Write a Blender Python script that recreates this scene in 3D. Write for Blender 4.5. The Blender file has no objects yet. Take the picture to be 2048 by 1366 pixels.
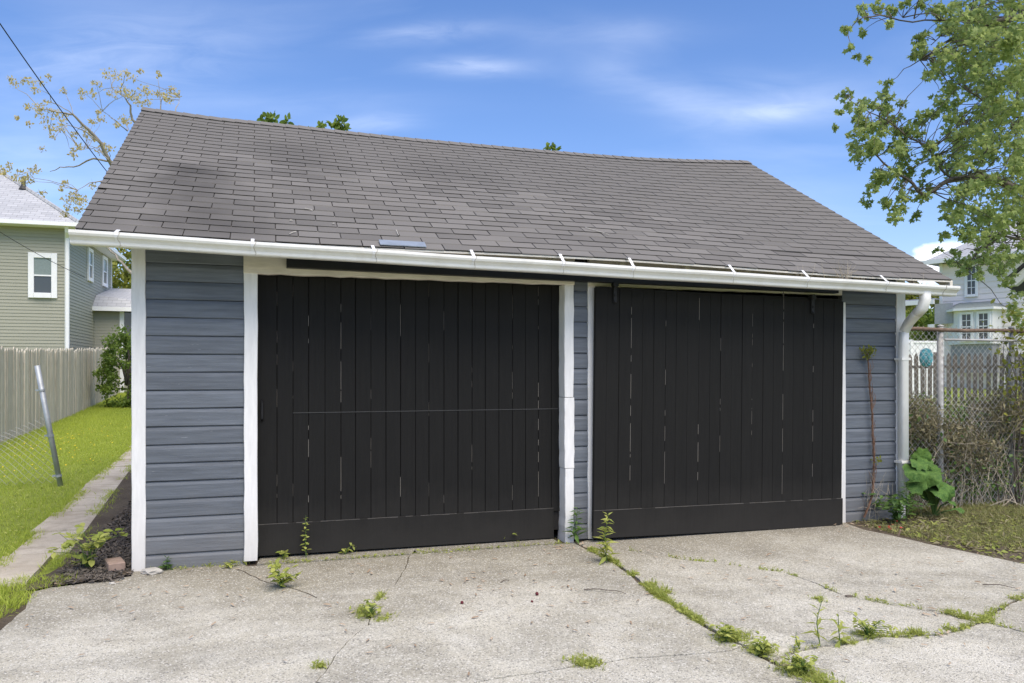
import bpy, bmesh, math, random
import numpy as np
from mathutils import Vector, Matrix
from mathutils.geometry import tessellate_polygon
random.seed(7); rng = np.random.default_rng(11)
sc = bpy.context.scene
col = sc.collection
R = math.radians

# ------------------------------------------------------------------ camera
F, CX, CY, CH = 1553.0, 1024.0, 745.0, 1.43        # focal length and principal point in 2048-wide pixels, eye height
cam = bpy.data.cameras.new('camera'); camo = bpy.data.objects.new('camera', cam); col.objects.link(camo)
camo.location = (0, 0, CH); camo.rotation_euler = (R(90), 0, 0)
cam.sensor_width = 36; cam.lens = 36 * F / 2048; cam.shift_y = (CY - 683) / 2048
cam.clip_start = 0.05; cam.clip_end = 3000
sc.camera = camo
sc.render.resolution_x, sc.render.resolution_y = 1024, 683
sc.view_settings.view_transform = 'Standard'; sc.view_settings.look = 'None'
sc.view_settings.gamma = 1; sc.view_settings.exposure = 0.85

# ------------------------------------------------------------------ sky and sun
SUN_EL, SUN_AZ = R(60), R(150)                     # azimuth clockwise from +Y: behind the camera, a little to its right
world = bpy.data.worlds.new('World'); sc.world = world; world.use_nodes = True
wn, wl = world.node_tree.nodes, world.node_tree.links
wn.clear()
def wnode(t, **k):
    n = wn.new(t)
    for a, b in k.items(): setattr(n, a, b)
    return n
def wmath(op, a, b=None, c=None, clamp=False):
    n = wnode('ShaderNodeMath', operation=op, use_clamp=clamp)
    for i, v in enumerate((a, b, c)):
        if v is None: continue
        if isinstance(v, (int, float)): n.inputs[i].default_value = v
        else: wl.new(v, n.inputs[i])
    return n.outputs[0]
sky = wnode('ShaderNodeTexSky', sky_type='NISHITA', sun_disc=False, sun_elevation=SUN_EL, sun_rotation=SUN_AZ,
            air_density=1.0, dust_density=0.6, ozone_density=2.2, altitude=200)
hs = wnode('ShaderNodeHueSaturation'); hs.inputs['Saturation'].default_value = 1.2; hs.inputs['Value'].default_value = 1.0
wl.new(sky.outputs[0], hs.inputs['Color'])
tc = wnode('ShaderNodeTexCoord'); sep = wnode('ShaderNodeSeparateXYZ'); wl.new(tc.outputs['Generated'], sep.inputs[0])
dx, dy, dz = sep.outputs
ysafe = wmath('MAXIMUM', dy, 0.08)
u, v = wmath('DIVIDE', dx, ysafe), wmath('DIVIDE', dz, ysafe)
def wnoise(su, sv, scale, detail=5, rough=.55, dist=.4, ou=0., ov=0.):
    cb = wnode('ShaderNodeCombineXYZ')
    wl.new(wmath('MULTIPLY_ADD', u, su, ou), cb.inputs[0]); wl.new(wmath('MULTIPLY_ADD', v, sv, ov), cb.inputs[1])
    n = wnode('ShaderNodeTexNoise'); n.inputs['Scale'].default_value = scale; n.inputs['Detail'].default_value = detail
    n.inputs['Roughness'].default_value = rough; n.inputs['Distortion'].default_value = dist
    wl.new(cb.outputs[0], n.inputs['Vector']); return n.outputs[0]
n1 = wnoise(3.2, 15.0, 2.6, 6, .62, .9); n2 = wnoise(5.0, 22.0, 1.3, ou=4.)
total = None
for px, py, a, b, k, tilt in ((945, 134, 125, 24, .5, -.02), (742, 246, 110, 22, .42, .03), (1540, 228, 190, 30, .42, .12), (1450, 215, 230, 46, .22, -.05), (1350, 190, 150, 36, .22, -.25),
                        (850, 66, 150, 26, .36, .1), (1180, 60, 260, 40, .16, 0), (230, 120, 330, 110, .34, .1), (640, 205, 300, 30, .18, 0),
                        (60, 330, 260, 120, .3, 0), (1640, 190, 300, 60, .26, -.04), (1560, 400, 260, 60, .2, 0), (1240, 120, 90, 60, .2, .3)):
    uc, vc = (px - CX) / F, (CY - py) / F
    du = wmath('SUBTRACT', u, uc)
    dv = wmath('SUBTRACT', wmath('SUBTRACT', v, vc), wmath('MULTIPLY', du, tilt))
    q = wmath('ADD', wmath('POWER', wmath('DIVIDE', du, a / F), 2), wmath('POWER', wmath('DIVIDE', dv, b / F), 2))
    g = wmath('POWER', 2.718, wmath('MULTIPLY', q, -1.6))
    nn = wmath('MULTIPLY', wmath('SUBTRACT', n1 if k > .3 else n2, .18, clamp=True), 2.2)
    g = wmath('MULTIPLY', wmath('MULTIPLY', g, nn), k * .40)
    total = g if total is None else wmath('ADD', total, g)
# a low cumulus over the right-hand roofs
nc = wnoise(1., 1.6, 14., 6, .6, .2)
du = wmath('SUBTRACT', u, (1890 - CX) / F)
q = wmath('ADD', wmath('POWER', wmath('DIVIDE', du, 95 / F), 2), wmath('POWER', wmath('DIVIDE', wmath('SUBTRACT', v, (CY - 528) / F), 52 / F), 2))
cum = wmath('MULTIPLY', wmath('SUBTRACT', wmath('ADD', wmath('SUBTRACT', 1.05, q), wmath('MULTIPLY', wmath('SUBTRACT', nc, .5), 1.5)), .2), 2.2, clamp=True)
total = wmath('ADD', total, wmath('MULTIPLY', cum, .95))
total = wmath('MULTIPLY', total, wmath('GREATER_THAN', dy, 0.08))
# thin cirrus over the whole dome, in the same manner
cb = wnode('ShaderNodeCombineXYZ'); zz = wmath('ADD', wmath('MAXIMUM', dz, 0), .18)
wl.new(wmath('DIVIDE', dx, zz), cb.inputs[0]); wl.new(wmath('MULTIPLY', wmath('DIVIDE', dy, zz), 2.5), cb.inputs[1])
ng = wnode('ShaderNodeTexNoise'); ng.inputs['Scale'].default_value = 1.1; ng.inputs['Detail'].default_value = 6; ng.inputs['Distortion'].default_value = .6
wl.new(cb.outputs[0], ng.inputs['Vector'])
cir = wmath('MULTIPLY', wmath('SUBTRACT', ng.outputs[0], .52, clamp=True), 0.35)
total = wmath('MINIMUM', wmath('ADD', total, cir), .96)
mx = wnode('ShaderNodeMix', data_type='RGBA'); wl.new(total, mx.inputs['Factor'])
tint = wnode('ShaderNodeMix', data_type='RGBA', blend_type='MULTIPLY'); tint.inputs['Factor'].default_value = 1; tint.inputs['B'].default_value = (1.17, 1.04, 1.15, 1)
wl.new(hs.outputs[0], tint.inputs['A']); wl.new(tint.outputs['Result'], mx.inputs['A'])
mx.inputs['B'].default_value = (9.2, 9.6, 10.4, 1)
SKY_STRENGTH = 0.10
bg = wnode('ShaderNodeBackground'); bg.inputs['Strength'].default_value = SKY_STRENGTH
wl.new(mx.outputs['Result'], bg.inputs['Color'])
wo = wnode('ShaderNodeOutputWorld'); wl.new(bg.outputs[0], wo.inputs['Surface'])

sun = bpy.data.lights.new('sun', 'SUN'); sun.energy = 2.8; sun.angle = R(52); sun.color = (1, .90, .75)
suno = bpy.data.objects.new('sun', sun); col.objects.link(suno)
sd = Vector((math.sin(SUN_AZ) * math.cos(SUN_EL), math.cos(SUN_AZ) * math.cos(SUN_EL), math.sin(SUN_EL)))
suno.rotation_euler = sd.to_track_quat('Z', 'Y').to_euler(); suno.location = sd * 50

# ------------------------------------------------------------------ frames: pixels of the photo to places in the yard
TH = math.atan(.312); ct, st = math.cos(TH), math.sin(TH)
OX, OY = -2.745592, 5.603028                       # front left corner of the garage on the ground
def w2l(X, Y): return (X - OX) * ct + (Y - OY) * st, -(X - OX) * st + (Y - OY) * ct
def l2w(s, y): return OX + s * ct - y * st, OY + s * st + y * ct
def fl(px, py, yl=0.):                             # point on a plane parallel to the garage front, in garage coordinates
    r = (px - CX) / F
    t = (yl - OX * st + OY * ct) / (-r * st + ct)
    s, y = w2l(r * t, t)
    return s, yl, CH + (CY - py) / F * t
def gz(X, Y):                                      # lie of the land: rises gently to the back
    q = min(max(0., Y - 5.), 30.)
    return -.022 + .001 * q * q
def W(px, py, Y): return Vector(((px - CX) / F * Y, Y, CH + (CY - py) / F * Y))
def G(px, py, z=0.):                               # point on level ground
    Y = (CH - z) * F / (py - CY); return ((px - CX) / F * Y, Y)

# ------------------------------------------------------------------ materials
def lin(c): return tuple(((x / 255) / 12.92 if x / 255 <= .04045 else ((x / 255 + .055) / 1.055) ** 2.4) for x in c)
class NT:
    def __init__(s, name):
        s.m = bpy.data.materials.new(name); s.m.use_nodes = True; s.t = s.m.node_tree; s.n = s.t.nodes; s.l = s.t.links
        s.n.clear(); s.out = s.n.new('ShaderNodeOutputMaterial'); s.b = s.n.new('ShaderNodeBsdfPrincipled')
        s.l.new(s.b.outputs[0], s.out.inputs[0]); s.b.inputs['Specular IOR Level'].default_value = .3
    def set(s, sock, v):
        if isinstance(v, bpy.types.NodeSocket): s.l.new(v, sock)
        else:
            if isinstance(v, tuple) and len(v) == 3 and sock.type == 'RGBA': v = v + (1,)
            sock.default_value = v
    def math(s, op, a, b=0., c=0., clamp=False):
        n = s.n.new('ShaderNodeMath'); n.operation = op; n.use_clamp = clamp
        for i, v in enumerate((a, b, c)): s.set(n.inputs[i], v)
        return n.outputs[0]
    def mix(s, f, a, b, mode='MIX'):
        n = s.n.new('ShaderNodeMix'); n.data_type = 'RGBA'; n.blend_type = mode
        s.set(n.inputs['Factor'], f); s.set(n.inputs['A'], a); s.set(n.inputs['B'], b); return n.outputs['Result']
    def ramp(s, f, lo, hi):                        # linear step lo..hi -> 0..1
        n = s.n.new('ShaderNodeMapRange'); s.set(n.inputs[0], f); n.inputs[1].default_value = lo; n.inputs[2].default_value = hi; return n.outputs[0]
    def coord(s, kind='Object', scale=(1, 1, 1), rnd=True):
        if kind == 'World': o = s.n.new('ShaderNodeNewGeometry').outputs['Position']; rnd = False
        else: o = s.n.new('ShaderNodeTexCoord').outputs[kind]
        if rnd:
            oi = s.n.new('ShaderNodeObjectInfo'); va = s.n.new('ShaderNodeVectorMath'); va.operation = 'MULTIPLY_ADD'
            s.l.new(oi.outputs['Random'], va.inputs[0]); va.inputs[1].default_value = (37, 53, 29); s.l.new(o, va.inputs[2]); o = va.outputs[0]
        mp = s.n.new('ShaderNodeMapping'); s.l.new(o, mp.inputs[0]); mp.inputs['Scale'].default_value = scale; return mp.outputs[0]
    def noise(s, vec, scale, detail=4, rough=.55, dist=0.):
        n = s.n.new('ShaderNodeTexNoise'); s.l.new(vec, n.inputs['Vector']); n.inputs['Scale'].default_value = scale
        n.inputs['Detail'].default_value = detail; n.inputs['Roughness'].default_value = rough; n.inputs['Distortion'].default_value = dist; return n.outputs[0]
    def voro(s, vec, scale, feature='F1', out='Distance'):
        n = s.n.new('ShaderNodeTexVoronoi'); n.feature = feature; s.l.new(vec, n.inputs['Vector']); n.inputs['Scale'].default_value = scale; return n.outputs[out]
    def bump(s, h, strength=.3, dist=.01):
        n = s.n.new('ShaderNodeBump'); n.inputs['Strength'].default_value = strength; n.inputs['Distance'].default_value = dist
        s.l.new(h, n.inputs['Height']); s.l.new(n.outputs[0], s.b.inputs['Normal'])
    def rand(s): return s.n.new('ShaderNodeObjectInfo').outputs['Random']
    def island(s): return s.n.new('ShaderNodeNewGeometry').outputs['Random Per Island']
def mul(c, k): return tuple(x * k for x in c)
def paint(name, c, rough=.6, var=.12, grain=(1, 1, 1), bump=.25, chips=None, chip_amt=.66, dirt=None, objvar=.06, chip_scale=14):
    n = NT(name); v = n.coord('Object', grain)
    a = n.noise(v, 6, 5, .6); base = n.mix(n.ramp(a, .3, .7), mul(c, 1 - var), mul(c, 1 + var))
    base = n.mix(1., base, n.mix(n.rand(), (1 - objvar,) * 3, (1 + objvar,) * 3), 'MULTIPLY')
    if dirt:
        d = n.noise(n.coord('World', (1.2, 1.2, .6)), 2.2, 6, .65); base = n.mix(n.math('MULTIPLY', n.ramp(d, .5, .78), .55), base, dirt)
    if chips:
        k = n.noise(n.coord('Object', tuple(g for g in grain)), chip_scale, 6, .7); base = n.mix(n.ramp(k, chip_amt, chip_amt + .03), base, chips)
    n.set(n.b.inputs['Base Color'], base); n.b.inputs['Roughness'].default_value = rough
    n.bump(n.noise(v, 26, 6, .65), bump, .004); return n.m
def dusty(m, c, k):                                 # splashed dust low on a painted surface, ragged by noise
    n = NT.__new__(NT); n.m = m; n.t = m.node_tree; n.n = n.t.nodes; n.l = n.t.links; n.b = next(q for q in n.n if q.type == 'BSDF_PRINCIPLED')
    old = n.b.inputs['Base Color'].links[0].from_socket; v = n.coord('World'); sp = n.n.new('ShaderNodeSeparateXYZ'); n.l.new(v, sp.inputs[0])
    h = n.math('ADD', sp.outputs[2], n.math('MULTIPLY', n.noise(v, 3, 6, .7), .5)); f = n.math('SUBTRACT', 1., n.ramp(h, .30, .75))
    n.set(n.b.inputs['Base Color'], n.mix(n.math('MULTIPLY', f, k), old, c))
def leafmat(name, c1, c2, trans=.35, rough=.55):
    n = NT(name); base = n.mix(n.island(), c1, c2)
    base = n.mix(n.math('MULTIPLY', n.noise(n.coord('World'), 1.3, 2), .5), base, mul(c1, .75))
    n.set(n.b.inputs['Base Color'], base); n.b.inputs['Roughness'].default_value = rough
    tr = n.n.new('ShaderNodeBsdfTranslucent'); n.l.new(n.mix(.5, base, mul(c2, 1.15)), tr.inputs[0])
    ms = n.n.new('ShaderNodeMixShader'); ms.inputs[0].default_value = trans
    n.l.new(n.b.outputs[0], ms.inputs[1]); n.l.new(tr.outputs[0], ms.inputs[2]); n.l.new(ms.outputs[0], n.out.inputs[0]); return n.m
def plain(name, c, rough=.7, metal=0., var=.1, scale=12, bump=.15, kind='Object', obj=.1):
    n = NT(name); v = n.coord(kind)
    base = n.mix(n.ramp(n.noise(v, scale, 5, .6), .3, .7), mul(c, 1 - var), mul(c, 1 + var))
    base = n.mix(1., base, n.mix(n.rand(), (1 - obj,) * 3, (1 + obj,) * 3), 'MULTIPLY')
    n.set(n.b.inputs['Base Color'], base); n.b.inputs['Roughness'].default_value = rough; n.b.inputs['Metallic'].default_value = metal
    n.bump(n.noise(v, scale * 5, 4), bump, .003); return n.m

MT = {}
MT['siding'] = paint('siding_paint', (.126, .143, .164), .58, .2, (.5, 8, 8), .8, chips=(.28, .30, .32), chip_amt=.675, objvar=.12)
MT['white'] = paint('white_trim_paint', (.74, .74, .72), .55, .07, (6, 6, 1), .3, chips=(.34, .31, .26), chip_amt=.735, objvar=.02)
MT['cream'] = paint('aged_cream_paint', (.66, .62, .53), .6, .12, (1.2, 8, 6), .35, chips=(.36, .31, .24), chip_amt=.68, objvar=.02)
MT['black'] = paint('black_door_paint', (.0100, .0098, .0089), .7, .16, (9, 9, .5), .3, chips=(.06, .058, .055), chip_amt=.75, objvar=.05)
n = NT('old_path_concrete'); v = n.coord('World'); c = n.mix(n.ramp(n.noise(v, 1.8, 6, .65, .5), .3, .7), (.36, .31, .24), (.60, .55, .46)); c = n.mix(n.math('MULTIPLY', n.ramp(n.noise(v, 5, 6, .7), .5, .7), .6), c, (.25, .215, .16)); c = n.mix(n.math('MULTIPLY', n.ramp(n.noise(v, 120, 4, .75), .42, .66), .4), c, (.20, .18, .15))
n.set(n.b.inputs['Base Color'], c); n.b.inputs['Roughness'].default_value = .95; n.bump(n.noise(v, 60, 5, .7), .6, .008); MT['pathc'] = n.m
MT['bare'] = plain('bare_wood', (.20, .185, .16), .9)
MT['black'].node_tree.nodes['Principled BSDF'].inputs['Specular IOR Level'].default_value = .2; dusty(MT['black'], (.065, .060, .052), .26); dusty(MT['siding'], (.22, .20, .17), .30); dusty(MT['white'], (.50, .46, .39), .35)
MT['highlight'] = plain('black_paint_highlight', (.085, .08, .072), .8)  # lighter tone for the highlight painted on the doors' bottom boards
MT['blackmetal'] = plain('black_iron', (.012, .012, .013), .45, 0, .2)
MT['gutter'] = paint('gutter_enamel', (.78, .78, .74), .35, .05, (1, 1, 1), .06, dirt=(.52, .49, .42), objvar=.01)
MT['seam'] = plain('gutter_sealant', (.50, .48, .42), .7)
MT['dark'] = plain('dark_timber', (.03, .028, .026), .9)
MT['galv'] = plain('galvanised_steel', (.36, .39, .42), .55, .45, .18, 9)
MT['wire'] = plain('dull_fence_wire', (.42, .42, .41), .7, .3, .25, 9)
MT['rust'] = plain('rusty_rail', (.17, .12, .09), .8, .2, .4, 22, .4)
MT['flash'] = plain('zinc_flashing', (.36, .41, .46), .45, .5, .12)

n = NT('asphalt_shingle')                           # grey granules, each tab a little different, a mossy-black stain low on the left
vw = n.coord('World'); g = n.noise(vw, 260, 3, .7)
base = n.mix(g, (.109, .103, .095), (.202, .192, .178))
base = n.mix(n.ramp(n.noise(vw, 1.1, 5, .6), .35, .7), n.mix(.45, base, (.128, .124, .117)), base)
base = n.mix(1., base, n.mix(n.rand(), (.84,) * 3, (1.15,) * 3), 'MULTIPLY')
def spot(n, vw, p, r):
    vd = n.n.new('ShaderNodeVectorMath'); vd.operation = 'DISTANCE'; n.l.new(vw, vd.inputs[0]); vd.inputs[1].default_value = p
    d = n.math('ADD', vd.outputs['Value'], n.math('MULTIPLY', n.math('SUBTRACT', n.noise(vw, 3., 3, .5), .5), .4))
    return n.math('SUBTRACT', 1., n.ramp(d, r * .1, r * 1.3))
STAIN = n
MT['shingle'] = n.m; SH_BASE = base; SH_VW = vw
def finish_shingle(pts):
    b = SH_BASE; n = STAIN
    for p, r, k in pts:
        b = n.mix(n.math('MULTIPLY', spot(n, SH_VW, p, r), k), b, (.038, .036, .034))
    n.set(n.b.inputs['Base Color'], b); n.b.inputs['Roughness'].default_value = .92
    n.bump(n.noise(SH_VW, 220, 3, .7), .3, .0015)

n = NT('weathered_concrete')                        # exposed aggregate, worn pale where cars drive, tan grime towards the garage
v = n.coord('World')
big = n.noise(v, .75, 6, .62, .5); mid = n.noise(v, 4.5, 6, .65, .3); fine = n.noise(v, 150, 4, .75); speck = n.voro(v, 130)
c = n.mix(n.ramp(big, .3, .68), (.40, .37, .28), (.73, .70, .585))
c = n.mix(n.math('MULTIPLY', n.ramp(mid, .42, .72), .5), c, (.72, .71, .635))
c = n.mix(n.math('MULTIPLY', n.ramp(n.noise(v, 1.1, 6, .7, .8), .46, .66), .72), c, (.30, .28, .22))
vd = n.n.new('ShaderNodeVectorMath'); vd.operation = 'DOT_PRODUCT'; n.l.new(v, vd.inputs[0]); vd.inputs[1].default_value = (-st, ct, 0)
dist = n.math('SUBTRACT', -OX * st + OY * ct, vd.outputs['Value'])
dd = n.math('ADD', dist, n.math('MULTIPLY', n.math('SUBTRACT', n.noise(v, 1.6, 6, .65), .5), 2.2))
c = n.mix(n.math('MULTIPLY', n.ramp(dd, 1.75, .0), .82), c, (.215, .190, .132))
c = n.mix(n.math('MULTIPLY', n.ramp(n.noise(n.coord('World', (.6, 1.3, 1)), 1.0, 6, .7, 1.0), .5, .72), .6), c, (.20, .182, .14))
c = n.mix(n.math('MULTIPLY', n.ramp(fine, .42, .64), .62), c, (.17, .165, .145))
c = n.mix(n.math('MULTIPLY', n.ramp(n.noise(v, 130, 3, .8), .58, .70), .6), c, (.72, .69, .64))
pebble = n.voro(v, 125, out='Color')
sp = n.n.new('ShaderNodeSeparateColor'); n.l.new(pebble, sp.inputs[0])
c = n.mix(n.math('MULTIPLY', n.math('GREATER_THAN', sp.outputs[0], .87), .62), c, (.16, .155, .14))
c = n.mix(n.math('MULTIPLY', n.math('GREATER_THAN', sp.outputs[1], .9), .55), c, (.74, .72, .65))
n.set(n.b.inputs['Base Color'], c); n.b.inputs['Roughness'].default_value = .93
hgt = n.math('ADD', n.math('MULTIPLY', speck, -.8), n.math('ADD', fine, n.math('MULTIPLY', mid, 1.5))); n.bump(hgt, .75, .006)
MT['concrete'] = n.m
n = NT('soil_ground'); v = n.coord('World')
c = n.mix(n.ramp(n.noise(v, 2.5, 6, .65), .35, .65), (.085, .065, .045), (.14, .115, .08))
c = n.mix(n.ramp(n.noise(v, 40, 4, .7), .45, .75), c, (.045, .037, .028))
n.set(n.b.inputs['Base Color'], c); n.b.inputs['Roughness'].default_value = .97; n.bump(n.noise(v, 60, 5, .7), .9, .015)
MT['soil'] = n.m
n = NT('turf_ground'); v = n.coord('World')
c = n.mix(n.ramp(n.noise(v, 1.5, 6, .65), .35, .7), (.20, .25, .04), (.27, .32, .05))
c = n.mix(n.math('MULTIPLY', n.ramp(n.noise(v, 14, 5, .7), .5, .75), .6), c, (.07, .065, .035))
n.set(n.b.inputs['Base Color'], c); n.b.inputs['Roughness'].default_value = .97; n.bump(n.noise(v, 50, 5, .7), .9, .02)
MT['turf'] = n.m
MT['grass'] = leafmat('grass_blade', (.33, .43, .045), (.56, .62, .12), .42)
MT['grassdry'] = leafmat('mixed_weed_blade', (.17, .22, .05), (.44, .39, .19), .35)
MT['weed'] = leafmat('fresh_weed_leaf', (.26, .33, .06), (.56, .58, .17), .42)
MT['weeddark'] = leafmat('dark_weed_leaf', (.07, .15, .04), (.17, .28, .07), .35)
n = NT('burdock_leaf'); v = n.coord('Object'); c = n.mix(n.ramp(n.noise(v, 5, 5, .6), .3, .7), (.035, .09, .02), (.095, .175, .035)); c = n.mix(n.math('MULTIPLY', n.ramp(n.voro(v, 7, 'DISTANCE_TO_EDGE'), .05, .0), .35), c, (.18, .27, .07))
n.set(n.b.inputs['Base Color'], c); n.b.inputs['Roughness'].default_value = .65; n.b.inputs['Specular IOR Level'].default_value = .15; n.bump(n.math('ADD', n.noise(v, 6, 4), n.math('MULTIPLY', n.voro(v, 7, 'DISTANCE_TO_EDGE'), .5)), .35, .03); MT['burdock'] = n.m
MT['maple'] = leafmat('maple_leaf', (.16, .24, .065), (.48, .56, .21), .52)
MT['spring'] = leafmat('pale_spring_leaf', (.46, .40, .14), (.72, .60, .28), .5)
MT['tree'] = leafmat('tree_leaf', (.09, .16, .03), (.28, .37, .07), .45)
MT['yellowgreen'] = leafmat('yellow_green_leaf', (.13, .17, .03), (.34, .34, .06), .4)
MT['bark'] = plain('grey_brown_bark', (.13, .11, .09), .95, 0, .35, 18, .6)
MT['palebark'] = plain('pale_bark', (.30, .27, .22), .9, 0, .3, 10, .4)
MT['dead'] = plain('dead_stalk', (.40, .35, .27), .95, 0, .3, 25, .2)
MT['deadred'] = plain('reddish_vine', (.16, .092, .06), .95, 0, .3, 25, .2)
MT['brush'] = leafmat('withered_leaf', (.16, .14, .085), (.33, .30, .17), .15, .8)
MT['mulch'] = leafmat('mulch_chip', (.045, .042, .038), (.20, .17, .14), .0, .9)
MT['chip'] = leafmat('dry_bark_chip', (.28, .19, .12), (.58, .48, .36), .1, .8)
n = NT('weathered_fence_wood'); v = n.coord('Object', (14, 14, .7))
c = n.mix(n.ramp(n.noise(v, 6, 5, .65), .3, .7), (.36, .325, .265), (.62, .58, .49))
c = n.mix(1., c, n.mix(n.rand(), (.82,) * 3, (1.14,) * 3), 'MULTIPLY')
n.set(n.b.inputs['Base Color'], c); n.b.inputs['Roughness'].default_value = .9; n.bump(n.noise(v, 20, 5), .4, .005); MT['fencewood'] = n.m
MT['olive'] = paint('olive_vinyl_siding', (.33, .33, .265), .55, .04, (.3, 3, 3), .06, objvar=.02)
MT['lavender'] = paint('lavender_vinyl_siding', (.86, .79, .755), .55, .04, (.3, 3, 3), .06, objvar=.03)
MT['vinyl'] = paint('white_vinyl', (.80, .81, .82), .45, .03, (1, 1, 1), .05, objvar=.02)
n = NT('pale_grey_shingle'); v = n.coord('Object', rnd=False)
br = n.n.new('ShaderNodeTexBrick'); n.l.new(v, br.inputs['Vector']); br.inputs['Scale'].default_value = 1
br.inputs['Brick Width'].default_value = .32; br.inputs['Row Height'].default_value = .135; br.inputs['Mortar Size'].default_value = .008
br.inputs['Color1'].default_value = (.36, .37, .385, 1); br.inputs['Color2'].default_value = (.45, .46, .475, 1); br.inputs['Mortar'].default_value = (.22, .225, .24, 1)
n.set(n.b.inputs['Base Color'], n.mix(n.math('MULTIPLY', n.noise(v, 3, 4), .4), br.outputs[0], (.31, .325, .35))); n.b.inputs['Roughness'].default_value = .9
n.bump(br.outputs['Fac'], .4, -.01); MT['paleroof'] = n.m
MT['greenroof'] = plain('grey_green_roofing', (.20, .23, .22), .8, 0, .15, 14)
MT['greywall'] = plain('grey_panel', (.33, .34, .36), .7)
n = NT('window_glass'); n.b.inputs['Base Color'].default_value = (.055, .065, .07, 1); n.b.inputs['Roughness'].default_value = .08; n.b.inputs['Specular IOR Level'].default_value = .6
MT['glass'] = n.m
MT['curtain'] = plain('pale_blind_behind_glass', (.22, .27, .26), .2, 0, .1, 20, .02)
MT['brick'] = plain('clay_brick', (.26, .19, .15), .9, 0, .25, 14, .6)
MT['stone'] = plain('pale_stone', (.46, .44, .39), .9, 0, .25, 14, .7)
MT['teal'] = plain('teal_glaze', (.07, .26, .30), .35, 0, .35, 10, .1)
MT['picket'] = paint('weathered_picket_paint', (.20, .17, .14), .8, .25, (9, 9, 1), .3, chips=(.42, .40, .37), chip_amt=.60, objvar=.15)
MT['red'] = plain('red_leaf', (.30, .03, .022), .7, 0, .3)
MT['berry'] = plain('dark_red_berry', (.10, .015, .02), .4)
MT['rubber'] = plain('black_cable', (.015, .015, .016), .6)
MT['ventpipe'] = plain('dark_vent_pipe', (.05, .05, .05), .6)

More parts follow.
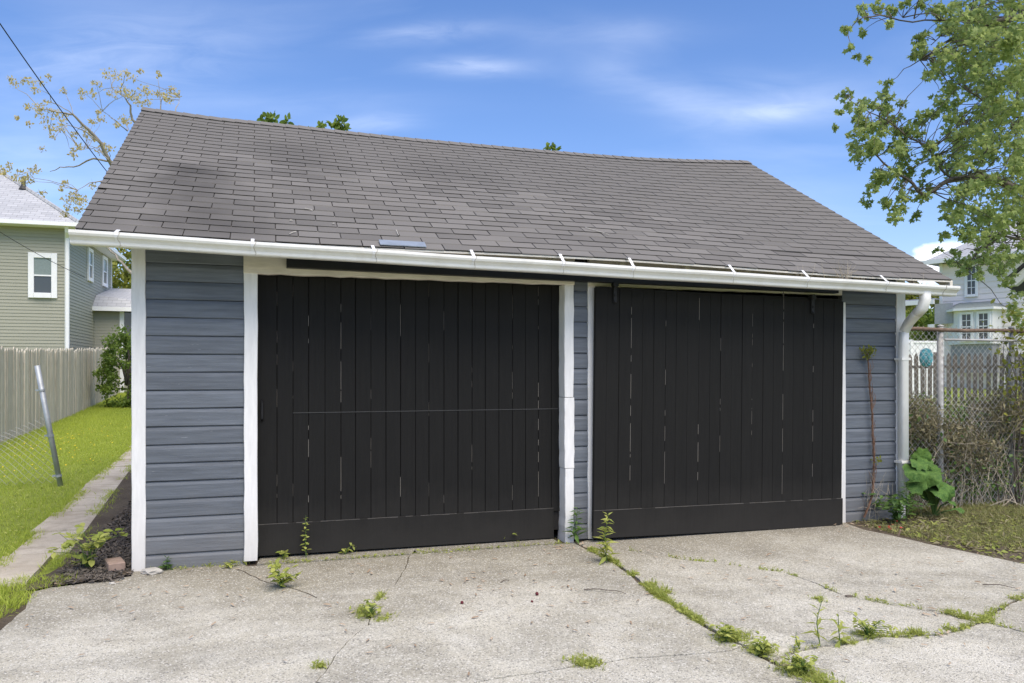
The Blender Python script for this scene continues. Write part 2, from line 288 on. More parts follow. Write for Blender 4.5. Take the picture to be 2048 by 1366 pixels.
# ------------------------------------------------------------------ mesh helpers
class MB:
    def __init__(s): s.v, s.f = [], []
    def add(s, vs, fs):
        b = len(s.v); s.v += [tuple(p) for p in vs]; s.f += [tuple(i + b for i in q) for q in fs]; return s
    def box(s, x0, x1, y0, y1, z0, z1):
        return s.add([(x0,y0,z0),(x1,y0,z0),(x1,y1,z0),(x0,y1,z0),(x0,y0,z1),(x1,y0,z1),(x1,y1,z1),(x0,y1,z1)],
                     [(0,3,2,1),(4,5,6,7),(0,1,5,4),(1,2,6,5),(2,3,7,6),(3,0,4,7)])
    def cbox(s, x0, x1, y0, y1, z0, z1, c=.004):   # box with chamfered edges
        c = min(c, .45 * min(x1 - x0, y1 - y0, z1 - z0)); X, Y, Z = (x0, x1), (y0, y1), (z0, z1); vs = []; idx = {}
        for i in (0, 1):
            for j in (0, 1):
                for k in (0, 1):
                    p = [X[i], Y[j], Z[k]]; d = [c if q == 0 else -c for q in (i, j, k)]
                    for a in range(3):               # a = axis on whose face this corner vertex lies
                        q = [p[m] + (0 if m == a else d[m]) for m in range(3)]; idx[(i, j, k, a)] = len(vs); vs.append(q)
        fs = []
        for a in range(3):
            b, e = (a + 1) % 3, (a + 2) % 3
            for sd_ in (0, 1):
                q = []
                for (bb, ee) in ((0, 0), (1, 0), (1, 1), (0, 1)):
                    t = [0, 0, 0]; t[a] = sd_; t[b] = bb; t[e] = ee; q.append(idx[tuple(t) + (a,)])
                fs.append(q if sd_ else q[::-1])
            for bb in (0, 1):                        # chamfers along axis a
                for ee in (0, 1):
                    t0 = [0, 0, 0]; t0[b] = bb; t0[e] = ee; t1 = list(t0); t1[a] = 1
                    q = [idx[tuple(t0) + (b,)], idx[tuple(t1) + (b,)], idx[tuple(t1) + (e,)], idx[tuple(t0) + (e,)]]
                    fs.append(q if (bb + ee) % 2 else q[::-1])
        for i in (0, 1):
            for j in (0, 1):
                for k in (0, 1):
                    q = [idx[(i, j, k, a)] for a in range(3)]; fs.append(q if (i + j + k) % 2 else q[::-1])
        return s.add(vs, fs)
    def extrude(s, prof, A, B):                      # profile: list of (p,q) in plane; A,B map (p,q)->3D at both ends
        n_ = len(prof); return s.add([A(p) for p in prof] + [B(p) for p in prof],
            [(i, (i + 1) % n_, n_ + (i + 1) % n_, n_ + i) for i in range(n_)] + [tuple(range(n_))[::-1], tuple(range(n_, 2 * n_))])
    def tube(s, pts, r, sides=6, r1=None, cap=True):
        pts = [Vector(p) for p in pts]; n_ = len(pts); r1 = r if r1 is None else r1; vs = []; fs = []; up = Vector((0.13, .31, .94)); a = None
        for i, p in enumerate(pts):
            t = (pts[min(i + 1, n_ - 1)] - pts[max(i - 1, 0)]).normalized()
            if a is None: a = t.cross(up).normalized() if abs(t.dot(up)) < .95 else t.cross(Vector((1, 0, 0))).normalized()
            else: a = (a - t * a.dot(t)).normalized()
            b = t.cross(a); rr = r[i] if isinstance(r, (list, tuple)) else r + (r1 - r) * i / max(1, n_ - 1)
            for k in range(sides):
                g_ = 2 * math.pi * k / sides; vs.append(p + (a * math.cos(g_) + b * math.sin(g_)) * rr)
        for i in range(n_ - 1):
            for k in range(sides): fs.append((i*sides+k, i*sides+(k+1)%sides, (i+1)*sides+(k+1)%sides, (i+1)*sides+k))
        if cap: fs += [tuple(range(sides))[::-1], tuple(range((n_-1)*sides, n_*sides))]
        return s.add(vs, fs)
    def board(s, x0, x1, y0, y1, z0, z1, axis=2, n_=14, j=.0025, c=.004):   # long board with slightly wavy edges, long axis x (0) or z (2)
        lo, hi = ((x0, x1), (z0, z1))[axis == 2]; vs = []; fs = []
        for i in range(n_ + 1):
            t = lo + (hi - lo) * i / n_; q = [random.uniform(-j, j) for _ in range(4)]; a0, a1 = (x0 + q[0], x1 + q[1]) if axis == 2 else (z0 + q[0], z1 + q[1])
            ring = [(a0 + c, y0), (a1 - c, y0), (a1, y0 + c), (a1, y1), (a0, y1), (a0, y0 + c)]
            vs += [(p, y, t) if axis == 2 else (t, y, p) for p, y in ring]
        for i in range(n_):
            for k in range(6):
                f_ = (i*6+k, i*6+(k+1)%6, (i+1)*6+(k+1)%6, (i+1)*6+k); fs.append(f_ if axis == 2 else f_[::-1])
        e0, e1 = tuple(range(6)), tuple(range(n_*6, n_*6+6)); fs += [e0[::-1], e1] if axis == 2 else [e0, e1[::-1]]
        return s.add(vs, fs)
    def mesh(s, name, mat, smooth=False):
        me = bpy.data.meshes.new(name); me.from_pydata(s.v, [], s.f); me.materials.append(MT[mat] if isinstance(mat, str) else mat)
        if smooth: me.polygons.foreach_set('use_smooth', [True] * len(me.polygons))
        me.update(); return me
    def build(s, name, mat, parent=None, smooth=False): return link(name, s.mesh(name, mat, smooth), parent)
def link(name, data, parent=None):
    o = bpy.data.objects.new(name, data); col.objects.link(o)
    if parent: o.parent = parent
    return o
def empty(name, loc=(0, 0, 0), rz=0.):
    o = link(name, None); o.location = loc; o.rotation_euler.z = rz; o.empty_display_size = .2; return o
def tag(o, label=None, cat=None, group=None, kind=None):
    for k, v_ in (('label', label), ('category', cat), ('group', group), ('kind', kind)):
        if v_: o[k] = v_
    return o
# many copies of a small template in one mesh (leaves, blades, chips)
LEAF = ([(0, 0, 0), (.26, .35, .05), (.22, .7, .03), (0, 1, -.06), (-.22, .7, .03), (-.26, .35, .05)], [(0, 1, 2, 3), (0, 3, 4, 5)])
NARROW = ([(0, 0, 0), (.11, .4, .05), (0, 1, -.1), (-.11, .4, .05)], [(0, 1, 2), (0, 2, 3)])
MAPLE = ([(0, 0, 0), (.34, -.06, -.03), (.30, .22, .02), (.56, .52, -.06), (.22, .56, .03), (0, 1, -.08), (-.22, .56, .03), (-.56, .52, -.06), (-.30, .22, .02), (-.34, -.06, -.03), (0, .4, .06)],
         [(10, 0, 1, 2), (10, 2, 3, 4), (10, 4, 5), (10, 5, 6), (10, 6, 7, 8), (10, 8, 9, 0)])
BLADE = ([(-.035, 0, 0), (.035, 0, 0), (.02, .12, .6), (0, .42, 1.0), (-.02, .12, .6)], [(0, 1, 2, 4), (4, 2, 3)])
TUFT = ([], [])
for k_ in range(3):
    a_ = k_ * 2.2 + .3; q_ = .7 + .3 * k_ / 2
    b_ = len(TUFT[0])
    for (x_, y_, z_) in BLADE[0]:
        X_, Y_ = x_ * 1.2, y_ * (1 + .5 * k_) + .06
        TUFT[0].append((X_ * math.cos(a_) - Y_ * math.sin(a_), X_ * math.sin(a_) + Y_ * math.cos(a_), z_ * q_))
    TUFT[1].extend([tuple(i + b_ for i in f_) for f_ in BLADE[1]])
CHIP = ([(-.5, -.12, 0), (.4, -.15, .02), (.55, .05, .05), (-.35, .14, .03), (0, 0, .12)], [(0, 1, 4), (1, 2, 4), (2, 3, 4), (3, 0, 4)])
def scatter(name, tmpl, P, S, mat, tilt=.6, parent=None, up=False, yaw=None):
    P = np.asarray(P, float); N = len(P); S = np.broadcast_to(np.asarray(S, float), (N,))
    V = np.asarray(tmpl[0], float); nv = len(V)
    a = rng.uniform(0, 2 * np.pi, N) if yaw is None else np.asarray(yaw); b = rng.normal(0, tilt, N); c_ = rng.normal(0, tilt, N)
    ca, sa, cb_, sb, cc, sc_ = np.cos(a), np.sin(a), np.cos(b), np.sin(b), np.cos(c_), np.sin(c_)
    Rz = np.zeros((N, 3, 3)); Rz[:, 0, 0] = ca; Rz[:, 0, 1] = -sa; Rz[:, 1, 0] = sa; Rz[:, 1, 1] = ca; Rz[:, 2, 2] = 1
    Rx = np.zeros((N, 3, 3)); Rx[:, 0, 0] = 1; Rx[:, 1, 1] = cb_; Rx[:, 1, 2] = -sb; Rx[:, 2, 1] = sb; Rx[:, 2, 2] = cb_
    Ry = np.zeros((N, 3, 3)); Ry[:, 1, 1] = 1; Ry[:, 0, 0] = cc; Ry[:, 0, 2] = sc_; Ry[:, 2, 0] = -sc_; Ry[:, 2, 2] = cc
    M_ = Rz @ Rx @ Ry
    vv = np.einsum('nij,vj->nvi', M_, V) * S[:, None, None] + P[:, None, :]
    off = np.arange(N) * nv; loops = []; 
    sizes = [len(f_) for f_ in tmpl[1]]; flat = np.concatenate([np.asarray(f_) for f_ in tmpl[1]])
    LI = (off[:, None] + flat[None, :]).ravel().astype(np.int32); cnt = np.tile(np.asarray(sizes), N); starts = np.concatenate([[0], np.cumsum(cnt)[:-1]]).astype(np.int32)
    me = bpy.data.meshes.new(name); me.vertices.add(N * nv); me.vertices.foreach_set('co', vv.ravel().astype(np.float32))
    me.loops.add(len(LI)); me.loops.foreach_set('vertex_index', LI); me.polygons.add(len(cnt)); me.polygons.foreach_set('loop_start', starts)
    me.materials.append(MT[mat]); me.update(calc_edges=True); me.validate()
    return link(name, me, parent)
def clump(c, r, n_, flat=.8):                        # points filling a ragged ball
    d = rng.normal(size=(n_, 3)); d /= np.linalg.norm(d, axis=1)[:, None]; q = r * rng.uniform(.15, 1.1, n_) ** .6
    p = d * q[:, None]; p[:, 2] *= flat; return np.asarray(c) + p
def vary(pts, k=.01, n_=1):                          # subdivide a polyline with a jagged wander
    pts = [Vector(p) for p in pts]
    for _ in range(n_):
        out = [pts[0]]
        for a, b in zip(pts, pts[1:]):
            L = (b - a).length; out += [(a + b) / 2 + Vector([random.uniform(-1, 1) * L * k for _ in range(len(a))]), b]
        pts = out
    return pts

# ------------------------------------------------------------------ ground
xs = np.concatenate([np.linspace(-900, -60, 8), np.linspace(-40, 40, 81), np.linspace(60, 900, 8)]); ys = np.concatenate([np.linspace(-300, -20, 5), np.linspace(-10, 45, 56), np.linspace(60, 1500, 9)])
m = MB(); m.v = [(x, y, gz(x, y)) for y in ys for x in xs]; nx = len(xs)
m.f = [(j*nx+i, j*nx+i+1, (j+1)*nx+i+1, (j+1)*nx+i) for j in range(len(ys)-1) for i in range(nx-1)]
ground = tag(m.build('ground', 'turf', None, True), kind='structure')

# ------------------------------------------------------------------ driveway: concrete slabs parted by a joint and by cracks
def gp(l): return [Vector(G(*p)) for p in l]
J = gp([(1152,1086),(1190,1106),(1232,1127),(1300,1180),(1350,1212),(1400,1246),(1480,1290),(1560,1332),(1640,1366)])
K = gp([(1196,1094),(1239,1098),(1271,1103),(1335,1113),(1378,1121),(1432,1125),(1472,1130),(1510,1138),(1558,1143),(1590,1152),(1631,1166),(1684,1189),(1763,1206),(1811,1213),(1890,1229),(1932,1239),(1963,1244)])
K2 = gp([(1963,1244),(1992,1248),(2048,1264),(2180,1305)])
N_ = gp([(1963,1244),(1989,1224),(2009,1212),(2048,1193),(2140,1165)])
M_ = gp([(1542,1322),(1593,1302),(1639,1294),(1687,1289),(1763,1273),(1800,1274),(1876,1270),(1918,1260),(1941,1252),(1963,1244)])
P_ = gp([(1483,1292),(1461,1302),(1386,1309),(1311,1315),(1263,1316),(1193,1329),(1143,1334),(1078,1346),(955,1365)]); P_.append(P_[-1] + (P_[-1] - P_[-3]) * 1.0)
Q = gp([(829,1101),(805,1145),(791,1169),(764,1190),(750,1207),(737,1251),(706,1275),(682,1299),(661,1330),(641,1354),(632,1366)])
def ext(l, Yend): d = (l[-1] - l[-3]); return l + [l[-1] + d * ((Yend - l[-1].y) / d.y)]
J, Q, K2 = ext(J, -3.), ext(Q, -3.), ext(K2, -3.)
fr = lambda s, y: Vector(l2w(s, y))
LB = gp([(0,1262),(24,1242),(51,1218),(68,1183),(102,1175),(205,1163),(263,1152)]); LB = [Vector((-4.6, -3.))] + [Vector((-4.2, 2.6))] + LB
RB = gp([(1692,1046),(1726,1058),(1783,1070),(1850,1086),(1924,1101),(1997,1116),(2048,1127)]); RB = ext(RB, -3.)
def jag(l, k=.035, n_=3): return vary(l, k, n_)
J, K, K2, N_, M_, P_, Q = jag(J, .02), jag(K), jag(K2), jag(N_), jag(M_), jag(P_), jag(Q); LB, RB = jag(LB, .04, 2), jag(RB, .03, 2)
def off(l, w):                                       # shift a line sideways
    out = []
    for i, p in enumerate(l):
        t = (l[min(i+1, len(l)-1)] - l[max(i-1, 0)]); t = t.normalized() if t.length else Vector((1, 0)); out.append(p + Vector((-t.y, t.x)) * w * random.uniform(.6, 1.4))
    return out
drive = empty('driveway'); tag(drive, kind='structure')
def near(l, p): return min(range(len(l)), key=lambda i: (l[i] - p).length)
jk, jm, jp = near(J, K[0]), near(J, M_[0]), near(J, P_[0]); qp = None
JW, KW = .017, .010
# where the low crack P meets the left crack Q beyond the frame
P_[-1] = Q[near(Q, P_[-1])]; qp = near(Q, P_[-1])
rn_ = near(RB, N_[-1] + (N_[-1] - N_[-9])); N_ = N_ + [RB[rn_]]
slabs = {
 'A': LB + [fr(.0, -.02), fr(.75, -.02), fr(.80, -.118), fr(2.02, -.118), Q[0] + Vector((-.02, .01))] + off(Q, -.004),
 'B': off(Q[:qp+1], .004)[::-1] + [fr(2.06, -.118), fr(3.28, -.118)] + off(J[:jp+1], -JW) + off(P_, -.004),
 'C': off(P_, .004)[::-1] + off(J[jp:], -JW) + off(Q[qp:], .004)[::-1],
 'D': off(J[:jk+1], JW)[::-1] + [fr(3.60, .02), fr(6.2, .02)] + RB[:rn_ + 1] + off(N_[:-1], KW)[::-1] + off(K, KW)[::-1],
 'E': off(J[jk:jm+1], JW) + off(M_, KW) + off(K, -KW)[::-1],
 'F': off(M_, -KW) + off(K2, -KW) + off(J[jm:], JW)[::-1],
 'G': off(N_[:-1], -KW) + RB[rn_:] + off(K2, KW)[::-1],
 'P': [fr(.885, .14), fr(.86, -.09), fr(1.6, -.10), fr(2.4, -.095), fr(3.27, -.09), fr(3.27, .14)],
}
for key, poly in slabs.items():
    top = .004 if key == 'P' else {'A': 0., 'B': .004, 'C': .001, 'D': -.003, 'E': .002, 'F': 0., 'G': -.002}[key]
    poly = [p for i, p in enumerate(poly) if i == 0 or (p - poly[i-1]).length > .002]
    cen = sum(poly, Vector((0, 0))) / len(poly); tris = tessellate_polygon([[Vector((p.x, p.y, 0)) for p in poly]]); m = MB(); n_ = len(poly)
    m.v = [(p.x - cen.x, p.y - cen.y, 0) for p in poly] + [(p.x - cen.x, p.y - cen.y, -.06) for p in poly]
    area = sum(poly[i].x * poly[(i+1) % n_].y - poly[(i+1) % n_].x * poly[i].y for i in range(n_))
    def up_(t):
        a, b, c_ = [poly[i] for i in t]; return t if (b - a).cross(c_ - a) > 0 else t[::-1]
    m.f = [tuple(up_(t)) for t in tris] + [((i, n_ + i, n_ + (i+1) % n_, (i+1) % n_) if area > 0 else (i, (i+1) % n_, n_ + (i+1) % n_, n_ + i)) for i in range(n_)]
    o = m.build('concrete_slab', 'concrete', drive); o.location = (cen.x, cen.y, top)
# soil showing in the joints and along the edges
m = MB(); lim = [(-3.7, -3), (7.6, -3), (4.9, 4.2), (8.9, 8.9), (5.2, 8.4), (-2.4, 6.4), (-3.5, 5.4)]
m.add([(x, y, -.013 + max(0, gz(x, y) + .022)) for x, y in lim], [(0, 1, 2, 5, 6), (2, 3, 4, 5)]); o = m.build('soil_bed', 'soil', drive)

Rk = jag(gp([(474,1138),(519,1160),(595,1180),(634,1196)]), .04); a_, b_ = off(Rk, .0035), off(Rk, -.0035)   # a short hairline crack by the left bay
m = MB(); q = len(a_); m.v = [(p.x, p.y, .0022) for p in a_ + b_]; m.f = [(i + 1, i, q + i, q + i + 1) for i in range(q - 1)]; m.build('crack', 'soil', drive)

# ------------------------------------------------------------------ side path of square slabs
path = empty('footpath'); tag(path, kind='structure')
y_ = -1.05; k = 0
while y_ < 16:
    L = random.uniform(.86, 1.0); s0, s1 = -.97 - .052 * y_ + random.uniform(-.05, .03), -.46 - .072 * y_ + random.uniform(-.04, .04)
    if y_ < -.1: s1 = -.62
    if y_ < -.9: s0, s1 = -1.35, -.95
    cs = [fr(s0, y_), fr(s1, y_), fr(s1 - .06 * L, y_ + L - .02), fr(s0 - .05 * L, y_ + L - .02)]
    cen = sum(cs, Vector((0, 0))) / 4; z0 = max(gz(cen.x, cen.y) + .022, 0) + .004 + random.uniform(-.004, .006); tx, ty = random.uniform(-.02, .02), random.uniform(-.014, .014)
    ring = vary([Vector((c_.x, c_.y)) for c_ in cs + cs[:1]], .012, 2)[:-1]; q = len(ring)
    m = MB(); m.v = [(p.x - cen.x, p.y - cen.y, (p.x - cen.x) * tx + (p.y - cen.y) * ty) for p in ring] + [((p.x - cen.x) * 1.01, (p.y - cen.y) * 1.01, -.05) for p in ring]
    m.f = [tuple(range(q))] + [(i, q + i, q + (i+1) % q, (i+1) % q) for i in range(q)]
    o = m.build('concrete_slab', 'pathc', path); o.location = (cen.x, cen.y, z0); y_ += L + .015

# ------------------------------------------------------------------ the garage
GW = 6.92
gar = empty('garage', (OX, OY, 0), TH)
tag(gar, 'blue-grey clapboard garage with two black plank sliding doors and a shingle roof', 'garage')
def S(px, y=0.): return fl(px, 700, y)[0]
TOPZ = 2.56
# front wall backing with drop-siding boards
fw = MB(); fw.box(.03, .80, 0, .09, -.03, TOPZ); fw.box(3.40, 3.62, 0, .09, -.03, TOPZ); fw.box(6.15, GW - .02, 0, .09, -.03, TOPZ); fw.box(.80, 3.40, .02, .09, 2.2, TOPZ); fw.box(3.62, 6.15, 0, .09, 2.2, TOPZ)
wall = fw.build('front_wall', 'dark', gar)
H = .1325
def siding(s0, s1, z0, zmax, tag_dz=0.):
    prof = [(0, 0), (-.017, 0), (-.022, .006), (-.022, H * .76), (-.018, H * .84), (-.009, H * .97), (0, H * .99)]
    z = z0; k = 0
    while z < zmax:
        m = MB(); L = (s1 - s0) / 2; m.extrude(prof, lambda p: (-L, p[0], p[1]), lambda p: (L, p[0], p[1]))
        o = m.build('siding_board', 'siding', wall); o.location = ((s0 + s1) / 2, random.uniform(-.002, .001), z); o.rotation_euler = (random.uniform(-.006, .006), random.uniform(-.0025, .0025) / max(.5, L), 0); z += H; k += 1
zb = fl(390, 1103)[2] - H
siding(S(291) - .012, S(488) + .012, zb, TOPZ - .1)
siding(S(1148) - .015, S(1178) + .01, zb + .03, 2.22)
siding(S(1690) - .05, S(1792) + .012, zb - .012, TOPZ - .1)
# painted trim
def trim(name, mat, s0, s1, y0, y1, z0, z1, axis=2, j=.003, n_=16): return MB().board(s0, s1, y0, y1, z0, z1, axis, n_, j).build(name, mat, gar)
trim('corner_board', 'white', S(263, -.03), S(291, -.03), -.032, .06, fl(277, 1150, -.03)[2], TOPZ - .08)
trim('corner_board', 'white', S(1793, -.03), GW + .0, -.032, .06, -.02, TOPZ - .08)
trim('door_jamb', 'white', S(488, -.04), S(515, -.04), -.042, .13, fl(500, 1122, -.04)[2], 2.19)
zj = [-.01, .62, 1.22, 2.175]
for a, b in zip(zj, zj[1:]): trim('door_jamb', 'white', S(1130, -.045) + random.uniform(-.003, .003), S(1148, -.045) + random.uniform(-.004, .004), -.047, .13, a + .002, b - .002, 2, .004, 9)
trim('door_jamb', 'white', S(1176, -.03), S(1196, -.03), -.035, .05, .01, 2.2, 2, .003)
trim('door_jamb', 'white', S(1664, -.03), S(1691.5, -.03), -.032, .05, -.01, 2.1, 2, .002)
hz = fl(515, 547, -.04)[2]
trim('door_header', 'cream', S(487, -.05), S(1149, -.05), -.052, .02, hz, TOPZ - .1, 0, .004, 30)
trim('door_header', 'cream', S(1178, -.04), S(1684, -.04), -.042, .02, 2.165, TOPZ - .1, 0, .004, 24)
# sliding track: black box rail below the eave
ta, tb = fl(573, 524, -.13), fl(1676, 578, -.13)
m = MB(); pts = [(0, -.04), (.075, -.04), (.075, .04), (0, .04)]
m.extrude([(-.035, -.04), (.035, -.04), (.035, .035), (.025, .042), (-.025, .042), (-.035, .035)], lambda p: (ta[0], -.105 + p[0], ta[2] + p[1]), lambda p: (tb[0], -.105 + p[0], tb[2] + p[1]))
track = m.build('door_track', 'blackmetal', gar)
for px in (590, 900, 1210, 1440, 1660):
    t = (S(px, -.13) - ta[0]) / (tb[0] - ta[0]); z = ta[2] + (tb[2] - ta[2]) * t; MB().cbox(S(px, -.13) - .02, S(px, -.13) + .02, -.145, -.05, z + .02, z + .075, .005).build('track_bracket', 'blackmetal', track)
# doors
def door(joints, yf, gap, zb0, zb1, zl0, zl1, zt0, zt1, name_board=True, open_right=None):
    """planks between the s-joints; bottom board from zb to zl (left/right values); top at zt"""
    d = empty('sliding_door'); d.parent = gar; s0, s1 = joints[0], joints[-1]; f_ = lambda a, b, s: a + (b - a) * (s - s0) / (s1 - s0)
    for a, b in zip(joints, joints[1:]):
        w = b - a; zlo = f_(zl0, zl1, (a + b) / 2) - .03; zhi = f_(zt0, zt1, (a + b) / 2)
        o = MB().cbox(-w / 2 + gap, w / 2 - gap, -.011, .011, 0, zhi - zlo, .0012 + gap).build('plank', 'black', d)
        o.location = ((a + b) / 2, yf + .011 + random.uniform(-.0018, .0018), zlo); o.rotation_euler = (random.uniform(-.0008, .0008), random.uniform(-.0012, .0012), 0)
    MB().box(s0, s1, yf + .023, yf + .04, f_(zb0, zb1, s0) + .05, zt0 - .01).build('backing', 'dark', d)
    m = MB(); e = .012; vs = []
    for s in (s0 - .006, s1 + .006 if open_right is None else open_right):
        for y, dz in ((yf - e, 0), (yf - e, 1), (yf + .02, 1), (yf + .02, 0)): vs.append((s, y, f_(zb0, zb1, s) if dz == 0 else f_(zl0, zl1, s)))
    m.add(vs, [(0, 1, 2, 3), (7, 6, 5, 4), (0, 4, 5, 1), (1, 5, 6, 2), (2, 6, 7, 3), (3, 7, 4, 0)]); me_ = m.build('bottom_board', 'black', d)
    bv = me_.modifiers.new('soft_edge', 'BEVEL'); bv.width = .003; bv.segments = 1
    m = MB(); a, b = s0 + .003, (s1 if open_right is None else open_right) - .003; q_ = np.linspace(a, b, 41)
    for i in range(40):                              # painted highlight in broken lengths along the top arris of the bottom board
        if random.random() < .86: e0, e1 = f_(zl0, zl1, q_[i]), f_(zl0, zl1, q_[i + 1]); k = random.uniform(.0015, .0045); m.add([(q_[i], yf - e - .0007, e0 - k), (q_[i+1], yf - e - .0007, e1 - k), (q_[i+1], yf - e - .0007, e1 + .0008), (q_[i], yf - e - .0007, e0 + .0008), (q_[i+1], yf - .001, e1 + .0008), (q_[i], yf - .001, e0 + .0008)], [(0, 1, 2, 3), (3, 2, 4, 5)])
    tag(m.build('edge_highlight', MT['highlight'], d), kind='stuff')
    return d
Y1 = .085
jx = [515, 554, 586, 617, 650, 682, 711, 742, 772, 801, 831, 858, 888, 916, 944, 970.5, 997.6, 1025, 1051, 1077, 1103, 1124]
j1 = [S(x, Y1) for x in jx]; j1[0] -= .02; j1[-1] += .03
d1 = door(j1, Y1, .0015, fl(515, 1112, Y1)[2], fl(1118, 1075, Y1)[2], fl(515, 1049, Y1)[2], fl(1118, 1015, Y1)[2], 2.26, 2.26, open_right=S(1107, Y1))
Y2 = -.115
j2 = list(np.linspace(S(1192, Y2), S(1687, Y2), 24)); j2 = [j + (random.uniform(-.006, .006) if 0 < i < 23 else 0) for i, j in enumerate(j2)]
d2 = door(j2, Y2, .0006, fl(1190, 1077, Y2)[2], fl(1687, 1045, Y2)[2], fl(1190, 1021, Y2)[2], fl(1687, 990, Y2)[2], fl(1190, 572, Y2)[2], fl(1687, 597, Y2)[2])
# the second door hangs a touch out of plumb, its foot swung to the left
d2.matrix_basis = Matrix.Translation((j2[0], 0, 2.2)) @ Matrix.Rotation(.011, 4, 'Y') @ Matrix.Translation((-j2[0], 0, -2.2))
# worn pale streaks in the joints
def streaks(d, yf, spec, jn):
    m = MB()
    for k, w in spec:
        s = jn[k]; z = random.uniform(.3, .5)
        while z < 2.1:
            L = random.uniform(.01, .16) * (1.8 if w > 1 else 1)
            if random.random() < (.62 if w > 1 else .34): m.box(s - .0007 * w, s + .0007 * w, yf + (.003 if d == d1 else -.0024), yf + .012, z, z + L)
            z += L + random.uniform(.01, .10)
    return tag(m.build('worn_joint', 'bare', d), kind='stuff')
streaks(d1, Y1, [(1, 1), (3, 2), (5, 2), (7, 1), (9, 2), (12, 1), (14, 1), (17, 1), (19, 2), (2, .7), (11, .6)], j1)
streaks(d2, Y2, [(3, 2), (6, 1.2), (9, 2), (11, .8), (14, 1), (17, 1.4), (20, 1)], j2)
m = MB(); za, zb_ = fl(560, 827, Y1)[2], fl(1118, 818, Y1)[2]
m.add([(j1[2], Y1 - .004, za), (j1[-1] - .03, Y1 - .004, zb_), (j1[-1] - .03, Y1 - .004, zb_ + .006), (j1[2], Y1 - .004, za + .006), (j1[2], Y1 + .006, za), (j1[-1] - .03, Y1 + .006, zb_), (j1[-1] - .03, Y1 + .006, zb_ + .006), (j1[2], Y1 + .006, za + .006)],
      [(0, 1, 2, 3), (7, 6, 5, 4), (0, 4, 5, 1), (3, 2, 6, 7), (0, 3, 7, 4), (1, 5, 6, 2)]); m.build('scuffed_batten_edge', plain('scuffed_black', (.05, .05, .048), .6), d1)
h = fl(519, 800, Y1); m = MB(); m.tube([(h[0] + .02, Y1 - .0, h[2]), (h[0] + .02, Y1 - .035, h[2] - .02), (h[0] + .02, Y1 - .035, h[2] - .14), (h[0] + .02, Y1, h[2] - .16)], .008, 6).build('pull_handle', 'blackmetal', d1)
for px, py in ((1232, 585), (1628, 604)):
    p = fl(px, py, Y2 - .03); m = MB(); m.cbox(-.016, .016, -.010, .0, -.085, .07, .004); m.tube([(0, -.022, .07), (0, .03, .07)], .026, 10)
    for z in (-.07, -.02): m.tube([(0, -.02, z), (0, 0, z)], .009, 6)
    o = m.build('door_hanger', 'blackmetal', d2); o.location = (p[0], Y2 - .012, p[2])

# side, back and gable walls behind the front
EL, ER = Vector((-.274, -.42, 2.376)), Vector((7.092, -.42, 2.301)); RL, RR = Vector((-.327, 2.8, 4.184)), Vector((7.046, 2.8, 4.236))
def side_wall(sx, sg):
    m = MB(); z = -.03; zw = 2.5
    while z < 4.15:
        def span(zz): return (0.03, 5.57) if zz < zw else (0.03 + (zz - zw) / .572 * 1.0, 5.57 - (zz - zw) / .572)
        a0, a1 = span(z); b0, b1 = span(z + H)
        if b1 - b0 < .05: break
        m.add([(sx + sg * .022, a0, z), (sx + sg * .022, a1, z), (sx + sg * .006, b1, z + H), (sx + sg * .006, b0, z + H), (sx - sg * .05, a0, z), (sx - sg * .05, a1, z), (sx - sg * .05, b1, z + H), (sx - sg * .05, b0, z + H)],
              [(0, 1, 2, 3), (7, 6, 5, 4), (0, 4, 5, 1), (3, 2, 6, 7), (0, 3, 7, 4), (1, 5, 6, 2)]); z += H
    return m.build('side_wall', 'siding', gar)
side_wall(.02, -1); side_wall(GW - .02, 1)
MB().box(.02, GW - .02, 5.53, 5.6, -.03, 2.56).build('back_wall', 'siding', gar)
MB().box(.05, GW - .05, .2, 5.5, -.02, -.005).build('garage_floor', 'concrete', gar)
# roof deck
SAGX = (0, .057, .1, .205, .29, .389, .484, .58, .691, .784, .875, 1); SAGZ = (.022, .0, -.018, -.030, -.050, -.067, -.072, -.076, -.078, -.072, -.045, .008)   # the old ridge sags
def RP(uu, vv):
    e = EL.lerp(ER, uu); r = RL.lerp(RR, uu); p = e.lerp(r, vv); p.z += float(np.interp(uu, SAGX, SAGZ)) * vv - .012 * math.sin(uu * 9) * (1 - vv) ; return p
m = MB(); NU = 24
for i in range(NU + 1):
    uu = i / NU; e, r = RP(uu, .005), RP(uu, 1); b = Vector((r.x, 6.02, e.z)); m.v += [tuple(e), tuple(r), tuple(b), (e.x, e.y, e.z - .022), (r.x, r.y, r.z - .025), (b.x, b.y, b.z - .022)]
for i in range(NU):
    a, b = i * 6, i * 6 + 6
    m.f += [(a, b, b+1, a+1), (a+1, b+1, b+2, a+2), (a+3, a+4, b+4, b+3), (a+4, a+5, b+5, b+4), (a, a+3, b+3, b), (a+2, b+2, b+5, a+5)]
m.f += [(0, 1, 4, 3), (1, 2, 5, 4), (NU*6, NU*6+3, NU*6+4, NU*6+1), (NU*6+1, NU*6+4, NU*6+5, NU*6+2)]
roof = m.build('roof', 'dark', gar)
m = MB()
for i in range(NU):
    a, b = RP(i / NU, 0), RP((i + 1) / NU, 0); m.add([(a.x, a.y + .004, a.z - .016), (b.x, b.y + .004, b.z - .016), (b.x, b.y + .004, b.z - .001), (a.x, a.y + .004, a.z - .001)], [(0, 1, 2, 3)])
m.build('drip_edge', 'cream', roof)
